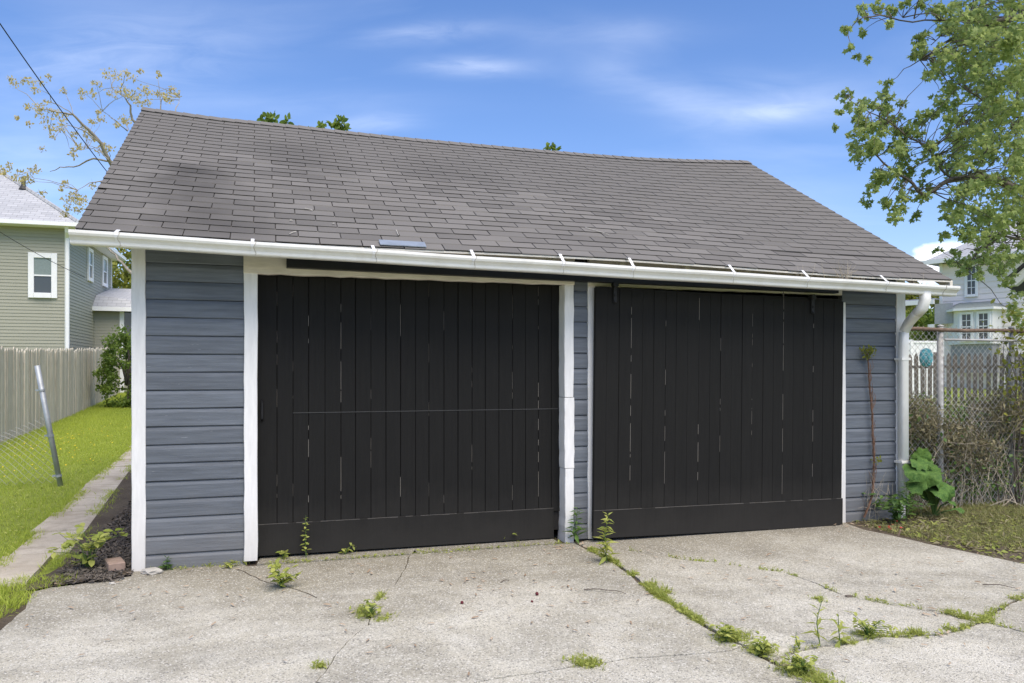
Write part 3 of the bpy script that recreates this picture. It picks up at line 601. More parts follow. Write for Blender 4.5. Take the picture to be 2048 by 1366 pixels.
for sx, L_, Rg, sg in ((0, EL, RL, -1), (1, ER, RR, 1)):      # rake boards along the gable ends
    m = MB(); pts = [RP(sx, q / 8) for q in range(9)]; vs = []
    for p in pts: vs += [(p.x - sg * .028, p.y, p.z - .10), (p.x + sg * .002, p.y, p.z - .10), (p.x + sg * .002, p.y, p.z - .004), (p.x - sg * .028, p.y, p.z - .027)]
    fs = []
    for q in range(8): fs += [(q*4+k, q*4+(k+1)%4, q*4+4+(k+1)%4, q*4+4+k) for k in range(4)]
    m.add(vs, fs + [(0, 1, 2, 3), (35, 34, 33, 32)]); m.build('rake_board', 'cream', roof)
for s in np.arange(.1, 7.0, .605):                    # rafter tails under the eave
    uu = (s - EL.x) / (ER.x - EL.x); a, b = RP(uu, .03), RP(uu, .16); m = MB()
    m.add([(s - .022, a.y, a.z - .11), (s + .022, a.y, a.z - .11), (s + .022, a.y, a.z - .03), (s - .022, a.y, a.z - .03), (s - .022, b.y, b.z - .11), (s + .022, b.y, b.z - .11), (s + .022, b.y, b.z - .03), (s - .022, b.y, b.z - .03)],
          [(0, 1, 2, 3), (7, 6, 5, 4), (0, 4, 5, 1), (1, 5, 6, 2), (2, 6, 7, 3), (3, 7, 4, 0)]); m.build('rafter_tail', 'cream', roof)
# shingle tabs, course by course
TAB, EXP, TL = .305, .127, .150
tv = lambda w: ([(0, 0, .0048), (w, 0, .0048), (w, TL, -.003), (0, TL, -.003), (0, 0, .0115), (w, 0, .0115), (w, TL, .004), (0, TL, .004)], [(0, 3, 2, 1), (4, 5, 6, 7), (0, 1, 5, 4), (1, 2, 6, 5), (2, 3, 7, 6), (3, 0, 4, 7)])
tab_meshes = []
for k in range(5):
    m = MB(); v_, f_ = tv(TAB - random.uniform(.0055, .009)); v_ = [list(p) for p in v_]
    for i in (0, 1, 4, 5): v_[i][1] += random.uniform(-.005, .004)
    m.add(v_, f_); tab_meshes.append(m.mesh('shingle', 'shingle'))
NC = 29; tabs = []
for c_ in range(NC):
    v0 = c_ / NC; Lrow = (RP(1, v0) - RP(0, v0)).length; s = -(.5 * TAB if c_ % 2 else 0) + .055 + .004 * math.sin(c_ * 2.1) - TAB
    s += random.uniform(-.006, .006)
    while s < Lrow - .01:
        a, b = max(s, .0), min(s + TAB, Lrow)
        if b - a > .03: tabs.append((c_, a, b, Lrow))
        s += TAB
gm = Matrix.Translation((OX, OY, 0)) @ Matrix.Rotation(TH, 4, 'Z'); eye = Vector((0, 0, CH)); rows = []
for c_, a, b, Lrow in tabs:
    v0, v1 = c_ / NC, (c_ + 1) / NC; A, B, D = RP(a / Lrow, v0), RP(b / Lrow, v0), RP(a / Lrow, v1)
    ex = (B - A).normalized(); ey = (D - A); ey = (ey - ex * ey.dot(ex)).normalized(); ez = ex.cross(ey)
    wp = gm @ A; d_ = wp - eye; nrm = (gm.to_3x3() @ ez); vis = (b - a) * abs(d_.normalized().dot(nrm)) / d_.length_squared
    rows.append((vis, c_, a, b, A, ex, ey, ez))
rows.sort(key=lambda r: -r[0]); rest = MB()
for i, (vis, c_, a, b, A, ex, ey, ez) in enumerate(rows):
    lift = .0; yawj = random.uniform(-.006, .006)
    if a < .001 and c_ in (6, 8): lift = .05            # two curled tabs on the left edge
    M4 = Matrix(((ex.x, ey.x, ez.x, A.x), (ex.y, ey.y, ez.y, A.y), (ex.z, ey.z, ez.z, A.z), (0, 0, 0, 1))) @ Matrix.Rotation(yawj, 4, 'Z') @ Matrix.Rotation(random.uniform(-.012, .010) - lift, 4, 'X')
    if i < 300:
        o = link('shingle', random.choice(tab_meshes), roof); o.matrix_local = M4 @ Matrix.Diagonal(((b - a) / TAB, 1, 1, 1))
    else:
        v_, f_ = tv((b - a) - .007); rest.add([tuple(M4 @ Vector(p)) for p in v_], f_)
tag(rest.build('shingle_field', 'shingle', roof), kind='stuff')
m = MB(); k = 0                                          # ridge caps
for i in range(56):
    a, b = RP(i / 56, 1), RP(min(1, (i + 1.25) / 56), 1)
    m.add([(a.x, a.y - .12, a.z - .045), (b.x, b.y - .12, b.z - .052), (b.x, b.y, b.z + .016), (a.x, a.y, a.z + .024), (a.x, a.y + .12, a.z - .045), (b.x, b.y + .12, b.z - .052)], [(0, 1, 2, 3), (3, 2, 5, 4), (0, 3, 4)])
m.build('ridge_cap', 'shingle', roof)
finish_shingle([(tuple(gm @ RP(uu, vv)), r_, k_) for uu, vv, r_, k_ in ((.082, .43, .26, .62), (.058, .34, .22, .45), (.098, .30, .36, .5), (.11, .14, .42, .45), (.135, .06, .5, .35), (.205, .69, .45, .3), (.22, .5, .5, .2), (.40, .62, .55, .2), (.02, .05, .4, .3))])
a = fl(758, 478, -.36); m = MB(); m.box(0, .345, 0, .10, .0, .006); o = m.build('flashing_patch', 'flash', roof)
uu = (a[0] - EL.x) / (ER.x - EL.x); A = RP(uu, .002); o.matrix_local = Matrix.Translation((A.x, A.y - .01, A.z + .017)) @ Matrix.Rotation(math.atan(.56), 4, 'X') @ Matrix.Rotation(-.012, 4, 'Z')

# gutter, straps and downspout
g0, g1 = fl(138, 458, -.545), fl(1920, 572, -.545)
def gpt(s): t = (s - g0[0]) / (g1[0] - g0[0]); return g0[2] + (g1[2] - g0[2]) * t - .006 * math.sin(t * math.pi) + .0015 * math.sin(t * 31)
prof = [(-.435, .004), (-.435, -.088), (-.498, -.088), (-.505, -.080), (-.508, -.062), (-.522, -.046), (-.540, -.034), (-.547, -.020), (-.547, -.003), (-.538, 0), (-.538, -.006), (-.543, -.010), (-.543, -.019), (-.536, -.031), (-.518, -.043), (-.503, -.060), (-.500, -.082), (-.440, -.082), (-.440, .004)]
ss = np.linspace(g0[0], g1[0], 31); m = MB(); n_ = len(prof)
for s in ss: m.v += [(s, p[0], gpt(s) + p[1]) for p in prof]
for i in range(30): m.f += [(i*n_+k, (i+1)*n_+k, (i+1)*n_+(k+1) % n_, i*n_+(k+1) % n_) for k in range(n_)]
gut = m.build('gutter', 'gutter', gar)
for s, sg in ((g0[0], -1), (g1[0], 1)):
    m = MB(); z = gpt(s); pr = [(p[0], z + p[1]) for p in prof[:10]]; m.extrude(pr, lambda p: (s, p[0], p[1]), lambda p: (s + sg * .004, p[0], p[1])); m.build('end_cap', 'gutter', gut)
for px in (232, 505, 748, 948, 1128, 1268, 1470, 1618, 1776):
    s = S(px, -.547); z = gpt(s); uu = (s - EL.x) / (ER.x - EL.x); e = RP(uu, .012); w = .011
    m = MB(); ln = [(-.509, z - .063), (-.5235, z - .047), (-.5415, z - .035), (-.5495, z - .020), (-.5495, z + .002), (-.535, z + .004), (-.46, e.z - .012), (-.40, e.z - .022 + .01)]
    for (a, b), (c_, d_) in zip(ln, ln[1:]): m.add([(s - w, a, b), (s + w, a, b), (s + w, c_, d_), (s - w, c_, d_), (s - w, a + .002, b - .002), (s + w, a + .002, b - .002), (s + w, c_ + .002, d_ - .002), (s - w, c_ + .002, d_ - .002)], [(0, 1, 2, 3), (7, 6, 5, 4), (0, 3, 7, 4), (1, 5, 6, 2)])
    m.build('strap', 'vinyl', gut)
    m = MB(); sq = s + random.uniform(.0, .02); loop = [(p[0] - .0018, z + p[1]) for p in prof[2:10]]
    m.tube([(sq + .008 * math.sin(i * 1.3), a, b - .001) for i, (a, b) in enumerate(loop)], .0022, 4).build('sealant_seam', 'seam', gut)
s = S(1893, -.547); z = gpt(s); m = MB(); m.tube([(s, p[0] - .0016, z + p[1]) for p in prof[2:10]], .004, 4).build('sealant_seam', 'seam', gut)
ds = [fl(1850, 582, -.475), fl(1850, 600, -.475), fl(1845, 616, -.455), fl(1833, 628, -.40), fl(1817, 646, -.12), fl(1808, 664, -.095), fl(1807, 690, -.09), fl(1807, 1003, -.09)]
def sq_tube(m, pts, hw, hd):
    pts = [Vector(p) for p in pts]; oct_ = [(-1, -.6), (-.7, -1), (.7, -1), (1, -.6), (1, .6), (.7, 1), (-.7, 1), (-1, .6)]; vs = []
    for i, p in enumerate(pts):
        t = (pts[min(i+1, len(pts)-1)] - pts[max(i-1, 0)]).normalized(); a = Vector((1, 0, 0)); a = (a - t * a.dot(t)).normalized(); b = t.cross(a); vs += [tuple(p + a * x * hw + b * y * hd) for x, y in oct_]
    fs = [(i*8+k, i*8+(k+1) % 8, i*8+8+(k+1) % 8, i*8+8+k) for i in range(len(pts)-1) for k in range(8)]
    m.add(vs, fs + [tuple(range(8))[::-1], tuple(range(len(vs)-8, len(vs)))]); return m
dsp = sq_tube(MB(), ds[5:], .043, .034).build('downspout', 'gutter', gar, True)
sq_tube(MB(), ds[:4], .047, .037).build('elbow', 'gutter', dsp, True)
sq_tube(MB(), [Vector(ds[3]).lerp(Vector(ds[2]), .3)] + ds[3:6], .044, .035).build('elbow', 'gutter', dsp, True)
for z in (1.55, .55): MB().box(S(1807, -.09) - .055, S(1807, -.09) + .055, -.128, -.03, z, z + .022).build('pipe_strap', 'gutter', dsp)

# ------------------------------------------------------------------ neighbouring house on the left
def lap_wall(m, x0, x1, z0, z1, y, h=.11, flip=1):       # lapped siding on the plane y, facing -y*flip
    z = z0
    while z < z1 - .001:
        zt = min(z + h, z1); m.add([(x0, y - flip * .018, z), (x1, y - flip * .018, z), (x1, y - flip * .003, zt), (x0, y - flip * .003, zt), (x0, y, z), (x1, y, z)], [(0, 1, 2, 3), (0, 4, 5, 1)] if flip > 0 else [(3, 2, 1, 0), (1, 5, 4, 0)]); z += h
    return m
HX, HY = (136 - CX) / F * 26, 26.
hl = empty('house', (HX, HY, 0), TH); tag(hl, 'olive vinyl-sided two-storey house with pale hip roof behind the wooden fence', 'house')
def hpt(px, py, y): # on the plane local y in this house's frame
    r = (px - CX) / F; t = (y - HX * st + HY * ct) / (-r * st + ct); X, Y = r * t, t
    return (X - HX) * ct + (Y - HY) * st, CH + (CY - py) / F * t
def hside(px, py):   # on its side wall s=0
    r = (px - CX) / F; t = (HX * ct + HY * st) / (r * ct + st); return -(r * t - HX) * st + (t - HY) * ct, CH + (CY - py) / F * t
ZE = hpt(136, 456, 0)[1]; SW = hside(222, 600)[0]
m = MB(); lap_wall(m, -9, 0, .2, ZE, 0); m.box(-9, -.03, .001, SW, .2, ZE); wl_ = m.build('wall', 'olive', hl)
m = MB(); lap_wall(m, 0, SW, .2, ZE, 0); mm = Matrix.Rotation(math.pi / 2, 4, 'Z'); m.v = [tuple(mm @ Vector(p)) for p in m.v]; m.build('side_wall', 'olive', hl)
MB().box(-.09, .025, -.03, .09, .2, ZE).build('corner_board', 'vinyl', hl)
MB().box(-.06, .04, SW - .08, SW + .02, .2, ZE).build('corner_board', 'vinyl', hl)
m = MB(); sq_tube(m, [(.05, -.42, ZE + .05), (.03, -.3, ZE - .18), (.0, -.07, ZE - .35), (.0, -.07, .3)], .055, .045).build('downspout', 'vinyl', hl)
ov = .42; x0, x1, y0, y1 = -9.4, ov, -ov, SW + ov; pr = .70; run = (y1 - y0) / 2; zr = ZE + .12 + run * pr
m = MB(); m.add([(x0, y0, ZE + .12), (x1, y0, ZE + .12), (x1, y1, ZE + .12), (x0, y1, ZE + .12), (x0 + run, y0 + run, zr), (x1 - run, y0 + run, zr), (x0, y0, ZE + .06), (x1, y0, ZE + .06), (x1, y1, ZE + .06), (x0, y1, ZE + .06)],
   [(0, 1, 5, 4), (1, 2, 5), (2, 3, 4, 5), (3, 0, 4), (0, 6, 7, 1), (1, 7, 8, 2), (2, 8, 9, 3), (3, 9, 6, 0), (6, 9, 8, 7)]); rf = m.build('roof', 'paleroof', hl)
m = MB()
for a, b in (((x1, y0, ZE + .13), (x1 - run, y0 + run, zr + .01)), ((x0, y0, ZE + .13), (x0 + run, y0 + run, zr + .01)), ((x1, y1, ZE + .13), (x1 - run, y0 + run, zr + .01))): m.tube([a, b], .07, 5)
m.build('hip_cap', 'paleroof', rf)
MB().box(x0, x1 + .1, y0 - .11, y0 + .0, ZE - .02, ZE + .11).build('gutter', 'vinyl', hl); MB().box(x1, x1 + .11, y0, y1, ZE - .02, ZE + .11).build('gutter', 'vinyl', hl)
MB().box(x0, x1 - .01, y0, y1, ZE - .03, ZE + .05).build('soffit', 'vinyl', hl)
k = 2.1; px_, yy = -1.75, y0 + k; m = MB(); zz = ZE + .12 + k * pr; m.tube([(px_, yy, zz - .2), (px_, yy, zz + .38)], .07, 8); m.tube([(px_, yy - .03, zz - .08), (px_, yy, zz + .1)], .16, 8, .08); m.build('vent_pipe', 'ventpipe', rf)
p0 = hpt(35, 390, y0 + k)
def window(parent, x0, x1, z0, z1, y, fl_=-1, frame=.10, rows=2, side=False, muntin=None, dark='glass', upper='curtain'):
    def T(m):
        if side: m.v = [tuple(mm @ Vector(p)) for p in m.v]
        return m
    m = MB(); d0, d1 = y - .07, y - .0
    m.cbox(x0, x0 + frame, d0, d1, z0, z1, .008); m.cbox(x1 - frame, x1, d0, d1, z0, z1, .008); m.cbox(x0 + frame + .001, x1 - frame - .001, d0, d1, z1 - frame, z1 - .001, .008); m.cbox(x0 + frame + .001, x1 - frame - .001, d0 - .03, d1, z0 + .001, z0 + frame, .008)
    w = T(m).build('window', 'vinyl', parent); a0, a1, b0, b1 = x0 + frame, x1 - frame, z0 + frame, z1 - frame; mid = (b0 + b1) / 2
    T(MB().box(a0, a1, y - .03, y - .015, mid + .02, b1)).build('pane', upper, w); T(MB().box(a0, a1, y - .022, y - .007, b0, mid - .02)).build('pane', dark, w)
    T(MB().box(a0 + .001, a1 - .001, y - .05, y - .008, mid - .022, mid + .022)).build('sash_rail', 'vinyl', w)
    if muntin:
        m = MB()
        for i in range(1, muntin[0]): xx = a0 + (a1 - a0) * i / muntin[0]; m.box(xx - .012, xx + .012, y - .042, y - .012, b0, b1)
        for i in range(1, muntin[1]):
            zz_ = b0 + (b1 - b0) * i / muntin[1]
            if abs(zz_ - mid) > .05: m.box(a0, a1, y - .040, y - .010, zz_ - .012, zz_ + .012)
        T(m).build('muntin', 'vinyl', w)
    return w
a, b = hpt(57, 505, 0), hpt(115, 597, 0); window(hl, a[0], b[0], b[1], a[1], -.004, frame=.17)
mm = Matrix.Rotation(math.pi / 2, 4, 'Z')
for pa, pb, ya, yb in ((173.5, 183, 488, 571), (203, 212, 505, 581)):
    q0, q1 = hside(pa, ya), hside(pb, yb); window(hl, q0[0], q1[0], q1[1] + .1, q0[1] - .1, -.004, frame=.13, side=True)
# enclosed porch at its back, with a hipped roof of its own
yb = hside(188, 600)[0]; e0 = hpt(190, 622, yb); pz = e0[1]; xw = hpt(243, 640, yb)[0]
m = MB(); lap_wall(m, 0.001, xw, .3, pz, yb); m.box(0.03, xw + 2.2, yb + .01, SW - .01, .3, 2.2); m.build('porch_wall', 'olive', hl)
MB().box(xw - .06, xw + .09, yb - .03, yb + .1, .3, pz).build('porch_post', 'vinyl', hl)
MB().box(xw + .1, xw + 2.2, yb + .02, yb + .05, 2.2, pz).build('porch_glazing', 'glass', hl)
m = MB()
for k in range(1, 6): m.box(xw + .1 + k * .35, xw + .15 + k * .35, yb - .01, yb + .02, 2.2, pz)
m.build('porch_mullion', 'vinyl', hl)
pe = pz + .02; X1 = xw + 2.5; m = MB(); m.add([(-.02, yb - .3, pe), (X1, yb - .3, pe), (X1, SW, pe), (-.02, SW, pe), (.03, yb + .25, pe + .62), (.03, SW, pe + 1.2), (X1 - 1.5, SW, pe + 1.2), (-.02, yb - .3, pe + .12), (X1, yb - .3, pe + .12)],
   [(7, 8, 6, 5, 4), (8, 2, 6), (3, 0, 7, 4, 5), (0, 1, 8, 7), (1, 2, 8), (0, 3, 2, 1)]); m.build('porch_roof', 'paleroof', hl)
MB().box(-.01, X1, yb - .38, yb - .303, pe - .03, pe + .125).build('porch_gutter', 'vinyl', hl)

# ------------------------------------------------------------------ stockade fence between the yards
fa, fb = Vector(W(-190, 0, 11.9)[:2]), Vector((-15.55, 30.9)); fa = Vector(l2w(-3.80, 7.6)); fb = Vector(l2w(-4.66, 28.2))
fd = (fb - fa).normalized(); FL = (fb - fa).length; fence = empty('stockade_fence', (fa.x, fa.y, 0), math.atan2(fd.y, fd.x))
tag(fence, 'weathered grey wooden stockade fence along the lawn', 'fence')
bm_ = []
for k in range(5):
    m = MB(); w = .046; hh = 1.84 + random.uniform(-.02, .02); pts = [(-w, 0), (w, 0), (w, hh - .05), (w * .45, hh), (-w * .45, hh), (-w, hh - .05)]
    m.extrude(pts, lambda p: (p[0], -.012, p[1]), lambda p: (p[0], .010, p[1])); bm_.append(m.mesh('plank', 'fencewood'))
t = 0.; k = 0
while t < FL:
    p = fa + fd * t; o = link('plank', random.choice(bm_), fence); lean = random.uniform(-.012, .012)
    o.location = (t, random.uniform(-.008, .008), gz(p.x, p.y) + random.uniform(-.05, .0)); o.rotation_euler = (random.uniform(-.01, .01), lean, 0); o.scale = (random.uniform(.92, 1.06), 1, random.uniform(.975, 1.015))
    t += .0965 + (random.uniform(.012, .03) if random.random() < .07 else 0); k += 1
m = MB()
for hz_ in (.35, 1.45):
    for i in range(8):
        a, b = FL * i / 8, FL * (i + 1) / 8; za, zc = [gz(*(fa + fd * q)) + hz_ for q in (a, b)]; m.add([(a, .02, za), (b, .02, zc), (b, .02, zc + .08), (a, .02, za + .08), (a, .06, za), (b, .06, zc), (b, .06, zc + .08), (a, .06, za + .08)], [(0, 1, 2, 3), (7, 6, 5, 4), (0, 4, 5, 1), (3, 2, 6, 7)])
    m.build('rail', 'fencewood', fence); m = MB()

# ------------------------------------------------------------------ leaning steel post with its fallen chain-link
pb_ = W(122, 972, 9.75); base = Vector((pb_.x, pb_.y, gz(pb_.x, pb_.y) - .02)); topp = W(74, 731, 9.6)
post = empty('fence_post', tuple(base)); tag(post, 'leaning galvanised steel fence post on the lawn', 'post'); dirp = topp - base
m = MB(); m.tube([(0, 0, 0), tuple(dirp)], .031, 12, cap=True); m.build('pole', 'galv', post, True)
for f_ in (.10, .43, .80):
    c_ = dirp * f_; m = MB(); m.tube([tuple(c_ - dirp.normalized() * .012), tuple(c_ + dirp.normalized() * .012)], .037, 12); m.box(c_.x - .075, c_.x - .03, c_.y - .012, c_.y + .012, c_.z - .01, c_.z + .012); m.build('tension_band', 'galv', post)
def chainlink(name, A, B, C_, D_, nw, nh, wire, parent, sag=0., mat='galv'):   # woven wires over a quad A-B bottom, D-C top
    A, B, C_, D_ = map(Vector, (A, B, C_, D_)); m = MB(); nrm = (B - A).cross(D_ - A).normalized()
    def pt(i, j):
        a, b = i / nw, j / nh; p = (A.lerp(B, a)).lerp(D_.lerp(C_, a), b); return p + nrm * (sag * math.sin(a * 3.1) * math.sin(b * 3.1 + .3) + .004 * (-1 if (i + j) % 2 else 1))
    for i in range(-nh, nw, 2):
        for d in (1, -1):
            l = []
            for j in range(nh + 1):
                ii = i + j if d == 1 else i + nh - j
                if 0 <= ii <= nw: l.append(pt(ii, j))
            if len(l) > 1: m.tube(l, wire, 3, cap=False)
    return m.build(name, mat, parent)
zb = lambda x, y: gz(x, y) + .02
p1 = base + dirp * .04; p2 = base + dirp * .60; q1 = Vector((base.x - 2.3, base.y - 1.3, 0)); q1.z = zb(q1.x, q1.y); q2 = q1 + Vector((.15, 1.0, .12))
chainlink('wire_netting', q1 - base, p1 - base, p2 - base, q2 - base, 56, 18, .0017, post, .12, 'wire')

# ------------------------------------------------------------------ chain-link fence right of the garage
CY_ = .25
cl0, cl1 = S(1790, CY_), S(2300, CY_); ztop = fl(1815, 658, CY_)[2]
clf = empty('chain_link_fence', (*l2w(0, CY_), 0), TH); tag(clf, 'rusty-topped chain-link fence overgrown with brush beside the garage', 'fence')
m = MB(); m.tube([(cl0 + (cl1 - cl0) * i / 12, 0, ztop + .006 * math.sin(i * 1.7)) for i in range(13)], .021, 8).build('top_rail', 'rust', clf, True)
m = MB(); m.tube([(S(1885, CY_), -.03, ztop - .105), (cl1, -.03, ztop - .105)], .012, 6).build('brace_rail', 'wire', clf, True)
for px, r_ in ((1885, .032), (2028, .027), (2215, .027)):
    m = MB(); x = S(px, CY_); m.tube([(x, .03, -.05), (x, .03, ztop + .03)], r_, 10); m.tube([(x, .03, ztop + .03), (x, .03, ztop + .045), (x, .03, ztop + .055)], [r_ + .003, r_ + .003, .008], 10); m.build('post', 'wire', clf, True)
chainlink('wire_netting', (cl0, 0, .03), (cl1, 0, .03), (cl1, 0, ztop + .03), (cl0, 0, ztop + .03), int((cl1 - cl0) / .036), int(ztop / .036), .0022, clf, 0., 'wire')
m = MB()
for i in range(int((cl1 - cl0) / .072)): x = cl0 + i * .072; m.tube([(x, 0, ztop + .02), (x + .01, .004, ztop + .05)], .002, 3)
m.build('wire_barb', 'rust', clf)

# ------------------------------------------------------------------ picket fence beyond, with a white panel fence behind it
pf0, pf1 = W(1770, 770, 19.5), W(2330, 770, 18.2)
pd = (pf1 - pf0); pd.z = 0; PLn = pd.length; pd.normalize(); zg = gz(pf0.x, pf0.y)
pkf = empty('picket_fence', (pf0.x, pf0.y, zg), math.atan2(pd.y, pd.x)); tag(pkf, 'brown weathered pointed picket fence behind the chain-link', 'fence')
ph = W(1850, 706, 19.3).z - zg; m = MB(); w = .047; m.extrude([(-w, 0), (w, 0), (w, ph - .10), (0, ph), (-w, ph - .10)], lambda p: (p[0], -.01, p[1]), lambda p: (p[0], .01, p[1])); pm = m.mesh('picket', 'picket')
t = 0.
while t < PLn: o = link('picket', pm, pkf); o.location = (t, random.uniform(-.004, .004), random.uniform(-.02, .01)); o.rotation_euler.y = random.uniform(-.012, .012); t += .146
for z in (.35, ph - .38): MB().box(0, PLn, .012, .05, z, z + .07).build('rail', 'picket', pkf)
for q in (1.2, 3.2, 5.2, 7.2): MB().cbox(q - .05, q + .05, .055, .15, 0, ph + .02, .006).build('post', 'picket', pkf)
a, b = W(1760, 682, 27.), W(1884, 682, 27.5); vf = empty('panel_fence', (a.x, a.y, gz(a.x, a.y)), math.atan2(b.y - a.y, b.x - a.x)); tag(vf, 'white vinyl panel fence far behind the picket fence', 'fence')
Lf = (b - a).length; hf = a.z - gz(a.x, a.y)
for i in range(14): MB().cbox(Lf * i / 14 + .004, Lf * (i + 1) / 14 - .004, 0, .02, .08, hf - .06, .003).build('panel_board', 'vinyl', vf)
for z in (.04, hf - .07): MB().cbox(0, Lf, -.02, .05, z, z + .09, .006).build('rail', 'vinyl', vf)
for q in (0, Lf / 2, Lf): MB().cbox(q - .06, q + .06, -.035, .085, 0, hf + .06, .01).build('post', 'vinyl', vf)
# teal oval ornament hanging on the picket fence
to = W(1853, 715, 12.); orn = empty('yard_ornament', tuple(to)); tag(orn, 'teal oval yard ornament on a stake behind the chain-link fence', 'ornament')
m = MB(); nA, nB = 20, 6
for j in range(nB + 1):
    for i in range(nA):
        a_ = 2 * math.pi * i / nA; r_ = j / nB; m.v.append((.10 * r_ * math.cos(a_), -.035 * (1 - r_ * r_) - .008 * ((i + j) % 2), .145 * r_ * math.sin(a_)))
m.f = [(j*nA+i, j*nA+(i+1) % nA, (j+1)*nA+(i+1) % nA, (j+1)*nA+i) for j in range(nB) for i in range(nA)]
b_ = len(m.v); m.v += [(x, .03, z) for x, y, z in m.v[nB*nA:]]; m.f += [(nB*nA+i, nB*nA+(i+1) % nA, b_+(i+1) % nA, b_+i) for i in range(nA)] + [tuple(range(b_ + nA - 1, b_ - 1, -1))]
m.build('disc', 'teal', orn); MB().tube([(0, .02, -.1), (0, .02, gz(to.x, to.y) - to.z)], .008, 6).build('stake', 'rust', orn)

# ------------------------------------------------------------------ lavender house on the right
YC = 34.; A0 = Vector(((1881 - CX) / F * YC, YC)); wd = Vector((.62, -.785)).normalized(); hr = empty('house', (A0.x, A0.y, 0), math.atan2(wd.y, wd.x))
tag(hr, 'lavender clapboard house with a white bay window beyond the picket fence', 'house')
def rp(px, py, y=0.):                                     # on a plane of this house: (along wall, height); y<0 towards the yard
    nrm = Vector((-wd.y, wd.x)); r = Vector(((px - CX) / F, 1.)); t = (A0.dot(nrm) + y) / r.dot(nrm); q = r * t - A0; return q.dot(wd), CH + (CY - py) / F * t
ZR = rp(1881, 528)[1]; LW = 9.
m = MB(); m.box(0, LW, .02, 8., .4, ZR); rw = m.build('wall', 'lavender', hr)
lapm = MB(); hh = .235; lapm.add([(0, -.03, 0), (LW, -.03, 0), (LW, -.006, hh), (0, -.006, hh), (0, .019, 0), (LW, .019, 0), (LW, .019, hh), (0, .019, hh)], [(0, 1, 2, 3), (0, 4, 5, 1), (1, 5, 6, 2), (3, 2, 6, 7), (0, 3, 7, 4)]); lm = lapm.mesh('siding_board', 'lavender')
z = 1.0
while z < ZR - hh * .3: o = link('siding_board', lm, rw); o.location.z = z; z += hh
MB().box(-.03, .10, -.05, .02, .4, ZR).build('corner_board', 'vinyl', hr)
m = MB(); rn = 4.4; ze = ZR + .02; m.add([(-.5, -.5, ze), (LW, -.5, ze), (LW, 8.5, ze), (-.5, 8.5, ze), (-.5 + rn, -.5 + 4.5, ze + 2.9), (LW, 4., ze + 2.9), (-.5, -.5, ze + .10), (LW, -.5, ze + .10), (LW, 8.5, ze + .10), (-.5, 8.5, ze + .10)],
    [(6, 7, 5, 4), (9, 6, 4), (8, 9, 4, 5), (0, 1, 7, 6), (3, 0, 6, 9), (0, 3, 2, 1), (7, 8, 5)]); m.build('roof', 'paleroof', hr)
MB().box(-.6, LW, -.62, -.503, ze - .05, ze + .12).build('gutter', 'vinyl', hr)
def rwin(pa, pb, ya, yb, y, **k): a, b = rp(pa, ya, y), rp(pb, yb, y); return window(hr, a[0], b[0], b[1], a[1], y, **k)
rwin(1930, 1957, 530, 593, -.03, frame=.11, muntin=(2, 4), upper='glass')
yb_ = -.75; t0, t1 = rp(1897, 640, 0)[0], rp(2004, 640, 0)[0]; b0, b1 = rp(1917, 640, yb_)[0], rp(1985, 640, yb_)[0]; zt_, zl_ = rp(1940, 621, yb_)[1], rp(1940, 688, yb_)[1]
def prism(m, poly, za, zb): return m.extrude(poly, lambda p: (p[0], p[1], za), lambda p: (p[0], p[1], zb))
plan = [(t0, -.032), (b0, yb_), (b1, yb_), (t1, -.032)]
prism(MB(), plan, zl_, zt_).build('bay_window', 'vinyl', hr); prism(MB(), [(t0 + .1, -.032), (b0 + .05, yb_ + .12), (b1 - .05, yb_ + .12), (t1 - .1, -.032)], zl_ - 1.2, zl_ - .002).build('bay_base', 'greywall', hr)
bo = [(t0 - .3, -.032), (b0 - .12, yb_ - .22), (b1 + .12, yb_ - .22), (t1 + .3, -.032)]; m = MB(); prism(m, bo, zt_ + .001, zt_ + .10); bs = m.build('bay_cornice', 'vinyl', hr)
zk = zt_ + .102; m = MB(); m.add([(x, y, zk) for x, y in bo] + [(t0 + .45, -.032, zk + .30), (t1 - .45, -.032, zk + .30)], [(0, 1, 4), (1, 2, 5, 4), (2, 3, 5), (0, 3, 2, 1), (0, 4, 5, 3)]); m.build('bay_roof', 'greenroof', hr)
wb = (b1 - b0) / 2
for i in range(2): window(hr, b0 + wb * i + .06, b0 + wb * (i + 1) - .06, zl_ + .1, zt_ - .06, yb_ - .002, frame=.10, muntin=(2, 4), upper='glass')
# its porch wing to the left
a, b = rp(1800, 607, -.5), rp(1888, 598, -.5); m = MB(); za = a[1]
porch = MB().box(a[0] - .5, -.05, -.6, -.45, za - .12, za + .08).build('porch_beam', 'vinyl', hr)
MB().box(a[0] + 2.2, -.06, -.44, -.40, za - 1.0, za - .121).build('porch_panel', 'greywall', hr); MB().box(a[0] + 1.2, -.055, -.50, -.39, za - 1.15, za - 1.001).build('porch_rail', 'vinyl', hr)
MB().box(a[0] - .5, -.05, -.44, 2.5, za + .081, za + .14).build('porch_roof', 'paleroof', hr)
for q in (a[0] - .4, -1.9): MB().cbox(q, q + .16, -.55, -.452, .4, za - .121, .01).build('porch_post', 'vinyl', hr)
